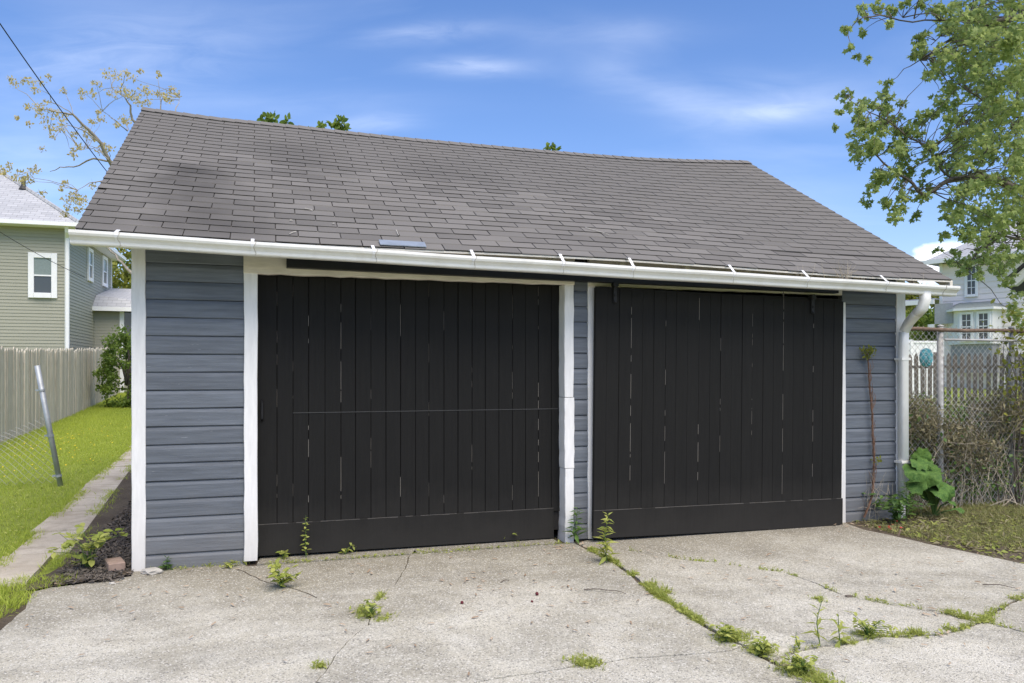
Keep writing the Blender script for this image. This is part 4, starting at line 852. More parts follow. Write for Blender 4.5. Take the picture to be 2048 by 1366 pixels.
# gable of an outbuilding at the right edge
YS = 15.; c0 = W(2012, 566, YS); sh = empty('shed', (c0.x, YS, 0), R(-40)); tag(sh, 'white shed gable with dark roof edge at the right edge', 'shed')
zc = c0.z; rise = .92; wsh = 4.4
MB().box(.42, wsh - .42, .3, 4.2, .05, zc + .1).build('wall', 'vinyl', sh)
m = MB(); m.add([(.42, .30, zc + .1), (wsh - .42, .30, zc + .1), (wsh / 2, .30, zc + wsh / 2 * rise - .1), (.42, 4.2, zc + .1), (wsh - .42, 4.2, zc + .1), (wsh / 2, 4.2, zc + wsh / 2 * rise - .1)], [(0, 1, 2), (5, 4, 3), (0, 2, 5, 3), (1, 4, 5, 2)]); m.build('gable', 'vinyl', sh)
for sg in (0, 1):
    f_ = (lambda x: wsh - x) if sg else (lambda x: x)
    m = MB(); pr_ = [(0, 0), (wsh / 2, wsh / 2 * rise), (wsh / 2, wsh / 2 * rise - .20), (.16, -.05), (0, -.05)]; m.extrude(pr_, lambda p: (f_(p[0]), 0, zc + p[1]), lambda p: (f_(p[0]), .29, zc + p[1])); m.build('barge_board', 'vinyl', sh)
    m = MB(); m.extrude([(-.06, -.03), (wsh / 2, wsh / 2 * rise + .03), (wsh / 2, wsh / 2 * rise + .09), (-.06, .04)], lambda p: (f_(p[0]), -.04, zc + p[1]), lambda p: (f_(p[0]), 4.4, zc + p[1])); m.build('roof_slope', 'ventpipe', sh)

# ------------------------------------------------------------------ overhead cables
def cable(pa, pb, sag, r_, label):
    pa, pb = Vector(pa), Vector(pb); pts = [pa.lerp(pb, i / 24) - Vector((0, 0, sag * 4 * (i / 24) * (1 - i / 24))) for i in range(25)]
    o = MB().tube([p - pa for p in pts], r_, 6).build('cable', 'rubber', None, True); o.location = pa; tag(o, label, 'cable', 'overhead cables')
cable(W(-120, -130, 11), W(330, 480, 24), .25, .010, 'black overhead service cable crossing the sky at top left')
cable(W(-60, 425, 22), W(170, 555, 24.5), .1, .008, 'thin dark cable crossing the olive house wall')

# ------------------------------------------------------------------ trees
def limb(m, pts, r0, r1, sides=7, k=.06): return m.tube(vary(pts, k, 2), r0, sides, r1)
def tree(name, label, trunk, limbs, clumps, tmpl, size, mat, barkm, dens=1., tilt=.8, group=None, flat=.8, twigs=True):
    base = Vector(trunk[0][0]); t = empty(name, tuple(base)); tag(t, label, 'tree', group)
    rel = lambda l: [Vector(p) - base for p in l]
    m = MB(); limb(m, rel(trunk[0]), trunk[1], trunk[2], 10, .03); m.build('trunk', barkm, t, True)
    for l, r0, r1 in limbs: limb(MB(), rel(l), r0, r1).build('limb', barkm, t, True)
    P = []; tw = MB(); ends = [Vector(p) - base for l, _, _ in limbs for p in vary(l, .0, 2)] or [Vector(trunk[0][-1]) - base]
    for c_, r_, n_ in clumps:
        c_ = Vector(c_) - base; P.append(clump(c_, r_, max(3, int(n_ * dens)), flat))
        if twigs:
            e = min(ends, key=lambda q: (q - c_).length)
            if (e - c_).length < r_ * 9: tw.tube(vary([e, e.lerp(c_, .5) + Vector((0, 0, .05)), c_], .08, 1), .006 + .006 * min(1, (e - c_).length), 4, .003)
            for q in range(3): d = Vector(rng.normal(size=3)) * r_ * .5; tw.tube([c_ - d * .3, c_ + d], .004, 3, .002)
    if tw.v: tag(tw.build('twigs', barkm, t), kind='stuff')
    P = np.concatenate(P); scatter('crown', tmpl, P, size * rng.uniform(.55, 1.25, len(P)), mat, tilt, t); return t
# big maple, its trunk beyond the right edge of the view
MC = [(1690,190,11),(1705,215,16),(1735,210,18),(1770,215,16),(1790,205,20),(1725,250,26),(1775,260,28),(1745,300,30),(1800,300,32),(1720,310,18),(1760,350,26),(1740,380,14),(1810,345,28),(1830,260,22),(1850,235,18),(1795,412,17),(1790,435,12),(1812,398,16),(1845,388,20),(1832,432,9),(1770,405,9),(1738,408,7),(1860,300,18),(1885,345,22),(1775,168,9),(1768,182,6),(1670,255,5),(1680,225,6),
 (1720,25,15),(1755,14,13),(1785,20,12),(1778,50,9),(1690,58,8),(1725,65,7),(1700,96,6),(1716,112,5),(1738,118,5),(1812,8,9),(1862,12,17),(1846,88,20),(1828,110,9),(1880,50,26),(1920,30,34),(1980,30,40),(2035,40,38),(1895,108,32),(1950,100,40),(2010,105,42),(1875,155,24),(1930,165,38),(1990,170,44),(2045,170,38),(1890,215,22),(1940,235,36),(2000,240,42),(2050,260,38),(1925,295,30),(1975,310,36),(2035,325,38),(1935,360,30),(1995,385,32),(2045,395,34),(1905,400,20),(1955,420,32),(2012,445,32),(1932,462,22),(1962,492,28),(2002,505,22),(2045,470,26),(1888,472,9),(1902,512,16),(1940,525,17),(1878,500,7),(1925,545,10),(2030,590,11),(2012,565,12),(2035,630,13),(2046,655,12),(2025,610,9),(1905,265,22),(1960,275,28),(2020,285,30),(1900,330,20),(1960,345,28),(2015,355,30),(1975,455,28),(2030,430,30),(2045,505,26),(2010,540,16),(1985,530,18),(1960,545,14),(1900,440,16),(1925,420,22),(2040,130,34),(1965,140,34),(1900,190,24),(1910,75,28),(1950,60,30),(2000,65,34),(2040,5,30),(1950,-5,28),(1890,20,20),(1870,120,20)]
cl = []
for px, py, r_ in MC:
    nq = 9 if r_ > 26 else 5 if r_ > 13 else 1
    for q in range(nq):
        Yd = random.uniform(11.2, 14.6) if px > 1870 else random.uniform(11.6, 12.9); rr = r_ * (.55 if nq > 4 else .7 if nq > 1 else 1.2); ox, oy = (random.gauss(0, .58) * r_ if nq > 1 else 0 for _ in (0, 1))
        cl.append((W(px + ox, py + oy, Yd), rr / F * Yd, (r_ * r_ * .17 + 5) / nq))
for q in range(70):                                       # the rest of the crown, right of and above the view
    px, py = random.uniform(2080, 3000), random.uniform(-900, 480); Yd = random.uniform(10.5, 16.5)
    if ((px - 2550) / 560) ** 2 + ((py + 150) / 750) ** 2 < 1: cl.append((W(px, py, Yd), .42, 110))
for q in range(22): Yd = random.uniform(11.5, 14.5); cl.append((W(random.uniform(1850, 2150), random.uniform(-420, -30), Yd), .36, 110))
tb_ = W(2620, 0, 13.2); tb_.z = gz(0, 13.2) - .05; tt = W(2560, 100, 13.2)
lb = [([W(2590, 420, 13.2), W(2300, 430, 13.), W(2048, 385, 12.8), W(1960, 352, 12.6), W(1905, 358, 12.4), W(1850, 392, 12.3), W(1800, 350, 12.2), W(1740, 300, 12.2)], .11, .012),
      ([W(2575, 250, 13.2), W(2300, 120, 13.1), W(2060, 28, 12.9), W(1975, 48, 12.8), W(1880, 92, 12.6), W(1840, 120, 12.4)], .10, .01),
      ([W(2300, 430, 13.), W(2140, 480, 13.3), W(2000, 470, 13.2), W(1960, 500, 13.1), W(1930, 540, 13.)], .05, .008),
      ([W(2560, 150, 13.2), W(2300, 240, 13.8), W(2100, 250, 13.8), W(1980, 215, 13.6), W(1920, 170, 13.3)], .07, .01),
      ([W(1905, 358, 12.4), W(1860, 300, 12.3), W(1810, 270, 12.1), W(1740, 225, 12.), W(1690, 190, 12.)], .025, .005),
      ([W(1975, 48, 12.8), W(1850, 40, 12.4), W(1760, 30, 12.), W(1715, 40, 11.9), W(1695, 70, 11.9)], .022, .004),
      ([W(2000, -20, 12.5), W(1950, 20, 12.5), W(1900, 55, 12.5), W(1862, 90, 12.5)], .02, .008), ([W(1985, 215, 13.6), W(1950, 235, 13.4), W(1915, 250, 13.2)], .03, .008),
      ([tt, W(2500, -200, 13.), W(2350, -350, 12.6)], .14, .02), ([tt, W(2700, -250, 13.6), W(2800, -450, 14.)], .14, .02)]
tree('maple_tree', 'large green maple reaching in from the right above the houses', ([tb_, tb_.lerp(tt, .5), tt], .30, .16), [(l, a * .7, b * .8) for l, a, b in lb], cl, MAPLE, .076, 'maple', 'bark', 1.65, .85)
# sparse spring tree behind the garage on the left
YT = 21.
L1 = [(235,345),(218,320),(202,287),(176,258),(146,229),(117,225),(80,217)]; L2 = [(232,325),(187,317),(158,331),(120,334),(100,343)]; L3 = [(330,330),(290,260),(264,238),(261,211),(249,194),(223,176)]
L4 = [(202,287),(170,262),(135,250),(112,272)]; L5 = [(240,360),(205,362),(178,366),(155,380)]; L6 = [(146,229),(103,205),(100,190),(82,180)]; L7 = [(330,300),(320,240),(322,205),(316,160)]; L8 = [(330,310),(345,250),(352,215),(360,195)]; L9 = [(255,262),(230,240),(205,222)]; L10 = [(218,320),(190,295),(160,300)]
px2 = lambda l, Y0, Y1: [W(p[0], p[1], Y0 + (Y1 - Y0) * i / max(1, len(l) - 1)) for i, p in enumerate(l)]
tb_ = W(330, 0, YT); tb_.z = gz(0, YT) - .05; tt = W(335, 330, YT)
lb = [([W(332, 470, YT), W(280, 410, YT), *px2(L1, YT, 19.5)], .13, .018), ([W(300, 440, YT), W(260, 350, YT), *px2(L2, YT, 22)], .07, .012), (px2(L3, YT, YT - .6), .08, .012), (px2(L4, 20.4, 19.4), .03, .008), ([W(332, 520, YT), W(275, 400, YT), *px2(L5, YT, 20.5)], .06, .008),
      (px2(L6, 19.6, 19.), .02, .006), (px2(L7, YT, YT), .05, .008), (px2(L8, YT, YT + 1), .05, .008), (px2(L9, YT, 20), .025, .006), (px2(L10, 20.5, 21.5), .025, .006), ([W(330, 640, YT), W(262, 545, 21.2), W(236, 520, 21.4), W(200, 480, 22)], .09, .03)]
SC = [(22,160,4),(30,165,6),(45,158,5),(60,165,8),(80,160,7),(72,178,8),(100,150,5),(55,215,5),(35,235,4),(80,215,8),(98,205,6),(75,225,8),(105,225,8),(90,240,10),(125,240,9),(60,250,4),(130,180,5),(168,182,6),(165,200,4),(190,175,8),(190,190,6),(222,150,11),(232,155,10),(252,150,7),(265,160,8),(240,180,12),(225,185,8),(255,185,10),(270,195,10),(280,200,10),(285,180,9),(300,185,8),(282,140,3),(316,150,5),(318,190,5),(330,195,7),(345,183,7),(360,190,5),(335,200,8),(298,205,6),(185,245,6),(205,240,7),(200,225,5),(252,240,8),(250,250,7),(235,250,6),(180,270,8),(185,278,6),(205,290,8),(170,255,7),(150,270,6),(155,290,7),(200,300,7),(220,300,6),(145,300,5),(120,262,7),(118,248,7),(100,258,8),(85,296,5),(60,345,7),(42,350,8),(35,355,5),(55,355,8),(45,365,6),(75,335,5),(130,365,6),(125,380,4),(82,385,5),(150,310,5),(105,275,5),
      (135,400,9),(148,390,9),(160,405,8),(140,420,8),(155,420,7),(165,400,6),(130,430,6),(188,372,6),(20,130+205,5),(10,345,8),(0,340,8)]
cl = [(W(x + random.gauss(0, 2), y + random.gauss(0, 2), random.uniform(19.4, 22)), r_ * 1.4 / F * 21, r_ * 2.0 + 4) for x, y, r_ in SC] + [(W(random.uniform(290, 520), random.uniform(260, 520), random.uniform(20, 23)), .28, 14) for _ in range(40)]
tree('sycamore_tree', 'tall sparse spring tree with pale yellow leaves behind the roof', ([tb_, tb_.lerp(tt, .5), tt], .24, .10), [(l, a * .6, b * .6) for l, a, b in lb], cl, LEAF, .075, 'spring', 'palebark', 2.0, .9)
# leafy trees behind: only their tips clear the ridge
def bushy(name, label, px, Yd, zt, rad, n_, mat, tips=(), size=.17, group=None, zlow=.25, cat='tree'):
    # crown of ragged clumps on a short trunk
    b = W(px, 0, Yd); b.z = gz(b.x, b.y); cl = []; H_ = zt - b.z
    for q in range(n_):
        a, e = random.uniform(0, 6.28), random.uniform(-.9, 1); rr = rad * math.sqrt(max(.05, 1 - e * e)) * random.uniform(.55, .95); cl.append((Vector((b.x + rr * math.cos(a), b.y + rr * math.sin(a), b.z + H_ * (zlow + (1 - zlow) * (.5 + .43 * e)))), rad * random.uniform(.18, .30), 60))
    for x, y, r_ in tips: cl.append((W(x, y, Yd - .4), r_ / F * Yd, r_ * 2.2 + 4))
    t = tree(name, label, ([b, b + Vector((.1, 0, H_ * .4)), b + Vector((0, .1, H_ * .75))], .05 * rad + .04, .03), [([b + Vector((0, 0, H_ * .3)), b + Vector((rad * .5 * math.cos(q * 2.1), rad * .5 * math.sin(q * 2.1), H_ * .68))], .05, .015) for q in range(3)], cl, LEAF, size, mat, 'bark', 1., .9, group, twigs=False); t['category'] = cat; return t
zr_ = lambda px, py, Yd: W(px, py, Yd).z
bushy('broadleaf_tree', 'green tree whose tips show above the left half of the ridge', 610, 19, zr_(600, 268, 19), 2.1, 60, 'tree', ((535,240,9),(545,236,7),(525,242,6),(574,243,6),(643,252,7),(668,250,9),(680,246,9),(676,256,8),(690,258,5)))
bushy('broadleaf_tree', 'green tree with one tip just above the middle of the ridge', 1100, 22, zr_(1100, 318, 22), 2.0, 50, 'tree', ((1098,297,6),(1106,293,5),(1112,300,5)))
bushy('broadleaf_tree', 'yellow-green tree between the olive house and the garage post', 275, 40, zr_(270, 480, 40), 2.6, 80, 'yellowgreen', (), .26, zlow=.1)
bushy('broadleaf_tree', 'dark tree behind the enclosed porch of the olive house', 240, 44, zr_(240, 505, 44), 2.2, 60, 'tree', (), .26, zlow=.1)
bushy('broadleaf_tree', 'yellow-green tree behind the porch wing of the lavender house', 1835, 46, zr_(1840, 572, 46), 2.6, 80, 'yellowgreen', (), .3, zlow=.05)
bushy('broadleaf_tree', 'dark green tree low behind the white panel fence', 1862, 40, zr_(1850, 620, 40), 2.3, 70, 'tree', (), .28, zlow=.05)
bushy('broadleaf_tree', 'broad green tree behind the lavender house porch, hidden mostly by the garage', 1760, 50, zr_(1760, 575, 50), 3.2, 70, 'tree', (), .3, zlow=.05)
bushy('garden_bush', 'rounded bright green bush between the fence end and the garage', 254, 24, zr_(250, 662, 24), .82, 90, 'tree', ((222,672,12),(240,662,14),(212,684,10),(252,660,10),(228,690,12)), .11, zlow=-.16, cat='bush')
# far belt of trees closing the horizon
P = []
for q in range(460):
    a = random.uniform(-1.0, 1.0); D = random.uniform(75, 110); x = math.tan(a) * D; P.append(clump((x, D, gz(0, 60) + random.uniform(-.5, 5.)), 3.0, 60))
P = np.concatenate(P); tag(scatter('tree_belt', LEAF, P, .8 * rng.uniform(.6, 1.2, len(P)), 'tree', .9), 'distant belt of green trees closing the horizon', 'trees', kind='stuff')

# ------------------------------------------------------------------ lawn, weeds and litter
def keep(P): return np.array([(x, y, gz(x, y)) for x, y in P])
Pl = []
while len(Pl) < 78000:
    y = 32 * random.random() ** 1.9 - 1.2; edge = -.93 - .052 * y - .05 * math.sin(y * 3.1) - .03 * math.sin(y * 7.7)
    s = random.uniform(-4.05 - .035 * max(0, y - 7) - (1.5 if y < 7 else 0), edge + (.05 if random.random() < .2 else 0)); Pl.append(l2w(s, y))
Pl = [p for p in Pl if not (p[1] < 6.1 and p[0] > -3.55 - .25 * (p[1] - 4.9))]
far = np.array([p[1] for p in Pl]); sz = (.045 + .0022 * np.clip(far - 6, 0, 20)) * rng.uniform(.6, 1.25, len(Pl))
tag(scatter('lawn_grass', TUFT, keep(Pl), sz, 'grass', .28), 'bright green lawn grass between the footpath and the wooden fence', 'grass', kind='stuff')
Pb = [Pl[i] for i in rng.integers(0, len(Pl), 5200)]; tag(scatter('lawn_clover', LEAF, keep(Pb) + np.array([0, 0, .03]), .034 * rng.uniform(.5, 1.4, len(Pb)), 'weed', .5), 'small broad lawn weeds mixed into the grass', 'ground cover', kind='stuff')
fl_ = [(lambda c_: (c_[0] + random.gauss(0, .45), c_[1] + random.gauss(0, .9)))(random.choice([G(125, 885, .05), G(95, 905, .05), G(60, 945), G(190, 868, .1)])) for _ in range(130)]
tag(scatter('lawn_flowers', ([(-.5, -.5, 0), (.5, -.5, 0), (.5, .5, 0), (-.5, .5, 0), (0, 0, .3)], [(0, 1, 4), (1, 2, 4), (2, 3, 4), (3, 0, 4)]), keep(fl_) + np.array([0, 0, .055]), .019, 'yellowflower' if 'yellowflower' in MT else MT.setdefault('yf', plain('yellow_petal', (.75, .55, .03), .6)).name and 'yf', .3), 'tiny yellow flowers dotted through the lawn', 'flowers', kind='stuff')
Pe = []
for q in range(5200):
    y = 15 * random.random() ** 1.6 - .6; sd_ = random.random(); s = (-.97 - .052 * y + random.gauss(0, .05)) if sd_ < .62 else (-.52 - .072 * y + random.gauss(0, .05)); c_ = math.sin(y * 5.3) + math.sin(y * 2.1 + 1)
    if y < .2 and sd_ > .62: continue
    if c_ + random.gauss(0, .6) > -.1: Pe.append(l2w(s, y))
tag(scatter('path_edge_grass', TUFT, keep(Pe) + np.array([0, 0, .02]), .05 * rng.uniform(.5, 1.4, len(Pe)), 'grass', .5), 'grass creeping over the edges of the footpath slabs', 'grass', kind='stuff')
# strip of taller grass at the lower left corner
Pn = [(x, y) for x, y in ((random.uniform(-4.3, -3.0), random.uniform(3.0, 5.4)) for _ in range(9000)) if x < LB[near(LB, Vector((x, y)))].x - .0 and y < 5.42 + .5 * (x + 3.3)]
tag(scatter('verge_grass', TUFT, keep(Pn), .062 * rng.uniform(.5, 1.3, len(Pn)), 'grass', .35), 'tuft of bright grass at the lower left edge of the driveway', 'grass', kind='stuff')
# rough weedy ground right of the garage
def right_of_drive(x, y):
    s, yy = w2l(x, y); i = near(RB, Vector((x, y))); p = RB[i]; q = RB[min(i + 1, len(RB) - 1)]; o = RB[max(i - 1, 0)]; d = q - o; return d.x * (y - p.y) - d.y * (x - p.x) > 0
Pr = []
while len(Pr) < 12500:
    s, y = random.uniform(6.25, 10.5), random.triangular(-2.2, 1.2, -.3); x, yw = l2w(s, y)
    if right_of_drive(x, yw) and not (s < 6.97 and y > -.06) and (math.sin(x * 3.1) + math.sin(yw * 4.3 + x) + random.gauss(0, .9) > .15): Pr.append((x, yw))
tag(scatter('rough_grass', TUFT, keep(Pr) + np.array([0, 0, .008]), .062 * rng.uniform(.4, 1.35, len(Pr)), 'grassdry', .45), 'patchy weeds and dry grass on the ground right of the garage', 'grass', kind='stuff')
Pr2 = [p for p in (l2w(random.uniform(6.3, 10), random.triangular(-2., .3, -.9)) for _ in range(3200)) if right_of_drive(*p)]
tag(scatter('ground_leaves', LEAF, keep(Pr2) + np.array([0, 0, .022]), .042 * rng.uniform(.5, 1.4, len(Pr2)), 'weed', .35), 'low broad-leaved ground cover beside the driveway edge', 'ground cover', kind='stuff')
Pm = [l2w(random.triangular(-.52, .04, -.16), random.triangular(-.35, 6, .2) if i_ % 2 else random.uniform(-.3, 6)) for i_ in range(11000)]
tag(scatter('mulch', CHIP, keep(Pm) + np.array([0, 0, .032]) + rng.uniform(0, .012, (len(Pm), 1)) * np.array([0, 0, 1]), .045 * rng.uniform(.4, 1.3, len(Pm)), 'mulch', .4), 'dark bark mulch along the left side of the garage', 'mulch', kind='stuff')
m = MB(); cs = [fr(-.62, -.40), fr(.02, -.12), fr(.03, 6), fr(-.95, 6), fr(-.52, .2)]; m.add([(p.x, p.y, max(gz(p.x, p.y) + .022, 0) + .006) for p in cs], [tuple(range(5))]); tag(m.build('mulch_bed', 'soil'), kind='structure')
Ps = [p for p in (l2w(random.uniform(6.3, 10), random.triangular(-2., .4, -.3)) for _ in range(4200)) if right_of_drive(*p)]
tag(scatter('dry_straw', NARROW, keep(Ps) + np.array([0, 0, .02]), .09 * rng.uniform(.4, 1.3, len(Ps)), 'brush', .3), 'dry straw and dead leaves on the rough ground by the chain-link fence', 'litter', kind='stuff')
# dry chips on the concrete
Pc = []
while len(Pc) < 330:
    px, py = random.uniform(20, 2040), random.triangular(1085, 1366, 1120); x, y = G(px, py)
    s, yy = w2l(x, y)
    if yy < -.12 and not right_of_drive(x, y): Pc.append((x, y, .012))
for cxy, n_, sp in ((G(930, 1165), 16, .07), (G(1160, 1095), 40, .09), (G(1060, 1110), 14, .15), (G(1700, 1055), 40, .16), (G(330, 1180), 12, .2)): Pc += [(cxy[0] + random.gauss(0, sp * 1.5), cxy[1] + random.gauss(0, sp), .012) for _ in range(n_)]
tag(scatter('bark_litter', CHIP, Pc, .045 * rng.uniform(.25, 1.1, len(Pc)), 'chip', .12), 'dry tan bark chips littering the concrete driveway', 'litter', kind='stuff')
# growth in the joints
Pj, Pj2 = [], []
def along(l, n_, w, P, lo=0., hi=1.):
    L = len(l) - 1
    for _ in range(n_):
        t = random.uniform(lo, hi) * L; i = min(int(t), L - 1); p = l[i].lerp(l[i + 1], t - i); c_ = math.sin(i * .55) + math.sin(i * .21 + 1)
        if c_ + random.gauss(0, .7) > .1: P.append((p.x + random.gauss(0, w), p.y + random.gauss(0, w), 0))
along(J, 2300, .013, Pj, .08, .40); along(J, 1300, .013, Pj, .3, .62); along(K, 420, .008, Pj, .1, 1.); along(M_, 240, .008, Pj, .05, 1); along(K2, 160, .012, Pj); along(N_, 260, .014, Pj)
along([fr(.9, -.1), fr(3.3, -.1)], 300, .02, Pj); along(Q, 160, .012, Pj, .2, .35); along([fr(.15, -.04), fr(.8, -.04)], 80, .02, Pj)
for px, py, n_, w in ((735,1232,90,.035),(720,1222,50,.03),(765,1238,40,.03),(1165,1327,120,.035),(1190,1330,50,.02),(640,1333,40,.015),(1640,1200,30,.02),(1455,1280,130,.04),(1475,1275,120,.04),(1520,1303,160,.035),(1590,1345,170,.045),(1640,1362,150,.04),(1325,1185,90,.03),(1300,1172,90,.03),(1265,1150,60,.02),(1730,1272,80,.03),(1690,1285,30,.02),(1812,1270,30,.02),(1838,1269,60,.025),(1905,1260,40,.02),(1898,1226,50,.022),(1932,1236,40,.02),(1978,1240,40,.02),(2030,1198,30,.02),(1025,1078,120,.04),(1085,1075,40,.02),(565,1108,20,.012),(690,1104,20,.012)):
    g_ = G(px, py); Pj += [(g_[0] + random.gauss(0, w), g_[1] + random.gauss(0, w * 1.1), 0) for _ in range(n_)]
Pj = np.array(Pj); tag(scatter('joint_weeds', TUFT, Pj, .033 * rng.uniform(.4, 1.5, len(Pj)), 'weed', .5), 'low yellow-green weeds filling the driveway joints and cracks', 'weeds', kind='stuff')
Pk = Pj[rng.random(len(Pj)) < .6] + np.array([0, 0, .012]); tag(scatter('joint_leaves', LEAF, Pk, .026 * rng.uniform(.4, 1.3, len(Pk)), 'weed', .6), 'small round weed leaves in the driveway cracks', 'weeds', kind='stuff')

# ------------------------------------------------------------------ single weeds, each its own thing
def weed(px, py, h_, label, style='spire', n_=24, leaf=.05, mat='weed', stemmat='weeddark', ybase=None, name='weed', spread=.06):
    b = Vector((*G(px, py), 0)) if ybase is None else Vector(ybase); o = empty(name, tuple(b)); tag(o, label, 'plant'); P, S_, Yw, m = [], [], [], MB()
    if style == 'spire':
        st_ = vary([(0, 0, 0), (random.uniform(-.02, .02), 0, h_ * .5), (random.uniform(-.02, .02), 0, h_)], .03, 2); m.tube(st_, .0035, 5, .0015)
        for i in range(n_): q = i / n_; p = st_[min(int((.15 + .85 * q) * (len(st_) - 1)), len(st_) - 1)]; P.append((p.x, p.y, h_ * (.12 + .86 * q))); S_.append(leaf * (1.1 - .6 * q) * random.uniform(.8, 1.2)); Yw.append(i * 2.4)
    else:
        for k in range(max(3, n_ // 6)):
            a = random.uniform(0, 6.28); r_ = spread * random.uniform(.3, 1); e = Vector((r_ * math.cos(a), r_ * math.sin(a), h_ * random.uniform(.5, 1))); l = vary([(0, 0, 0), (e.x * .3, e.y * .3, e.z * .7), e], .06, 1); m.tube(l, .003, 4, .0012)
            for i in range(6): p = l[min(len(l) - 1, 1 + i)] if i < len(l) - 1 else e; P.append((p[0] + random.gauss(0, .008), p[1] + random.gauss(0, .008), p[2])); S_.append(leaf * random.uniform(.6, 1.2)); Yw.append(random.uniform(0, 6.28))
    m.build('stem', stemmat, o); scatter('foliage', LEAF if style != 'spire' else ([(0,0,0),(.13,.4,.10),(0,1,.02),(-.13,.4,.10)], [(0,1,2),(0,2,3)]) if leaf > .07 else LEAF, P, S_, mat, .35, o, yaw=Yw); return o
weed(1213, 1127, .38, 'tall leafy green weed in front of the right black door', 'spire', 46, .105)
weed(1208, 1124, .22, 'short companion weed at the foot of the tall driveway weed', 'spire', 26, .08)
weed(1152, 1086, .30, 'arching long-leaved weed at the foot of the middle white jamb', 'spire', 30, .12, 'weeddark', ybase=(*l2w(*fl(1152, 1085, -.10)[:2]), 0))
weed(612, 1113, .33, 'thin climbing weed standing against the left black door', 'spire', 24, .045, ybase=(*l2w(*fl(612, 1110, .02)[:2]), 0))
weed(566, 1118, .06, 'small round-leaved seedling by the left door corner', 'bushy', 10, .05); weed(690, 1110, .08, 'round-leaved seedling beside the climbing weed', 'bushy', 10, .05)
weed(562, 1176, .15, 'jagged dandelion-like weed in the crack before the left door', 'bushy', 84, .06, 'weed', spread=.13)
weed(742, 1235, .10, 'spreading weed halfway down the left driveway crack', 'bushy', 60, .032, spread=.09)
weed(1640, 1292, .24, 'tall seedling with oval leaves in the lower right crack', 'spire', 14, .085); weed(1680, 1291, .16, 'leafy seedling right of the tall oval-leaved seedling', 'spire', 14, .085)
weed(1600, 1299, .09, 'tiny two-leaved seedling left of the tall oval-leaved seedling', 'spire', 5, .05)
weed(1450, 1285, .09, 'bushy weed in the main driveway joint', 'bushy', 90, .034, spread=.08); weed(1525, 1310, .08, 'tufted weed low in the main driveway joint', 'bushy', 80, .034, spread=.07)
weed(1610, 1350, .09, 'weed at the bottom edge of the main driveway joint', 'bushy', 90, .036, spread=.09); weed(1735, 1275, .10, 'dense green weed mat in the lower right crack', 'bushy', 120, .03, spread=.14)
weed(335, 1142, .10, 'small dark weed beside the stone at the garage corner', 'spire', 14, .06, 'weeddark', ybase=(*l2w(*fl(335, 1140, -.06)[:2]), 0))
weed(455, 1135, .06, 'tiny weed at the foot of the left siding', 'bushy', 14, .045); weed(1022, 1083, .09, 'low round-leaved weed along the left door sill', 'bushy', 44, .03, spread=.12)
weed(215, 1108, .30, 'broad-leaved sapling growing in the mulch beside the white corner post', 'bushy', 96, .085, 'weed', ybase=(*l2w(-.30, .12), 0), spread=.26, name='sapling')
weed(1760, 1040, .28, 'leafy green weeds at the right corner of the garage', 'bushy', 160, .07, 'weeddark', ybase=(*l2w(*fl(1795, 1040, -.22)[:2]), 0), spread=.34)
weed(1815, 1030, .42, 'upright narrow-leaved weed in front of the downspout', 'spire', 40, .12, 'weeddark', ybase=(*l2w(*fl(1812, 1040, -.25)[:2]), 0))
# burdock with large leaves
bp = fl(1868, 1005, -.05); bd = empty('burdock', (*l2w(bp[0], -.05), 0)); tag(bd, 'big-leaved burdock plant beside the white downspout', 'plant')
for px, py, sz_, tlt in ((1842,915,.22,1.0),(1832,940,.26,.6),(1852,925,.18,.8),(1866,942,.17,.9),(1886,972,.16,.8),(1856,948,.27,.8),(1876,962,.26,.9),(1894,982,.22,1.0),(1852,978,.24,.7),(1832,968,.22,.5),(1902,1003,.16,.5),(1917,1018,.13,.2),(1838,925,.2,.4),(1880,985,.20,.6)):
    p = fl(px, py, -.15 + random.uniform(-.1, .1)); x, y = l2w(p[0], p[1]); c_ = Vector((x, y, p[2])) - bd.location; m = MB(); n_ = 18; vs = [(0, 0, .0)]
    for ring in (.5, 1.):
        for i in range(n_):
            a = 2 * math.pi * i / n_; rr = ring * (1 + .07 * math.sin(i * 2.6 + px) * ring + random.uniform(-.05, .05)) * (1.15 if math.sin(a) > .8 else 1) * (.72 if math.sin(a) < -.85 else 1); vs.append((.42 * rr * math.cos(a), .55 * rr * math.sin(a), .14 * ring * ring * math.cos(2 * a) - .14 * ring * ring + .06 * math.sin(i * 2.1 + py) * ring * ring))
    fs = [(0, 1 + i, 1 + (i + 1) % n_) for i in range(n_)] + [(1 + i, 1 + n_ + i, 1 + n_ + (i + 1) % n_, 1 + (i + 1) % n_) for i in range(n_)]
    m.add(vs, fs); o = m.build('leaf', 'burdock', bd, True); o.scale = (sz_,) * 3; o.location = c_; o.rotation_euler = (tlt, random.uniform(-.3, .3), random.uniform(-.5, .5) + (.5 if px > 1870 else -.3))
    MB().tube(vary([(0, 0, 0), (c_.x * .4, c_.y * .4, c_.z * .7), tuple(c_)], .03, 1), .009, 5, .005).build('stalk', 'weeddark', bd)
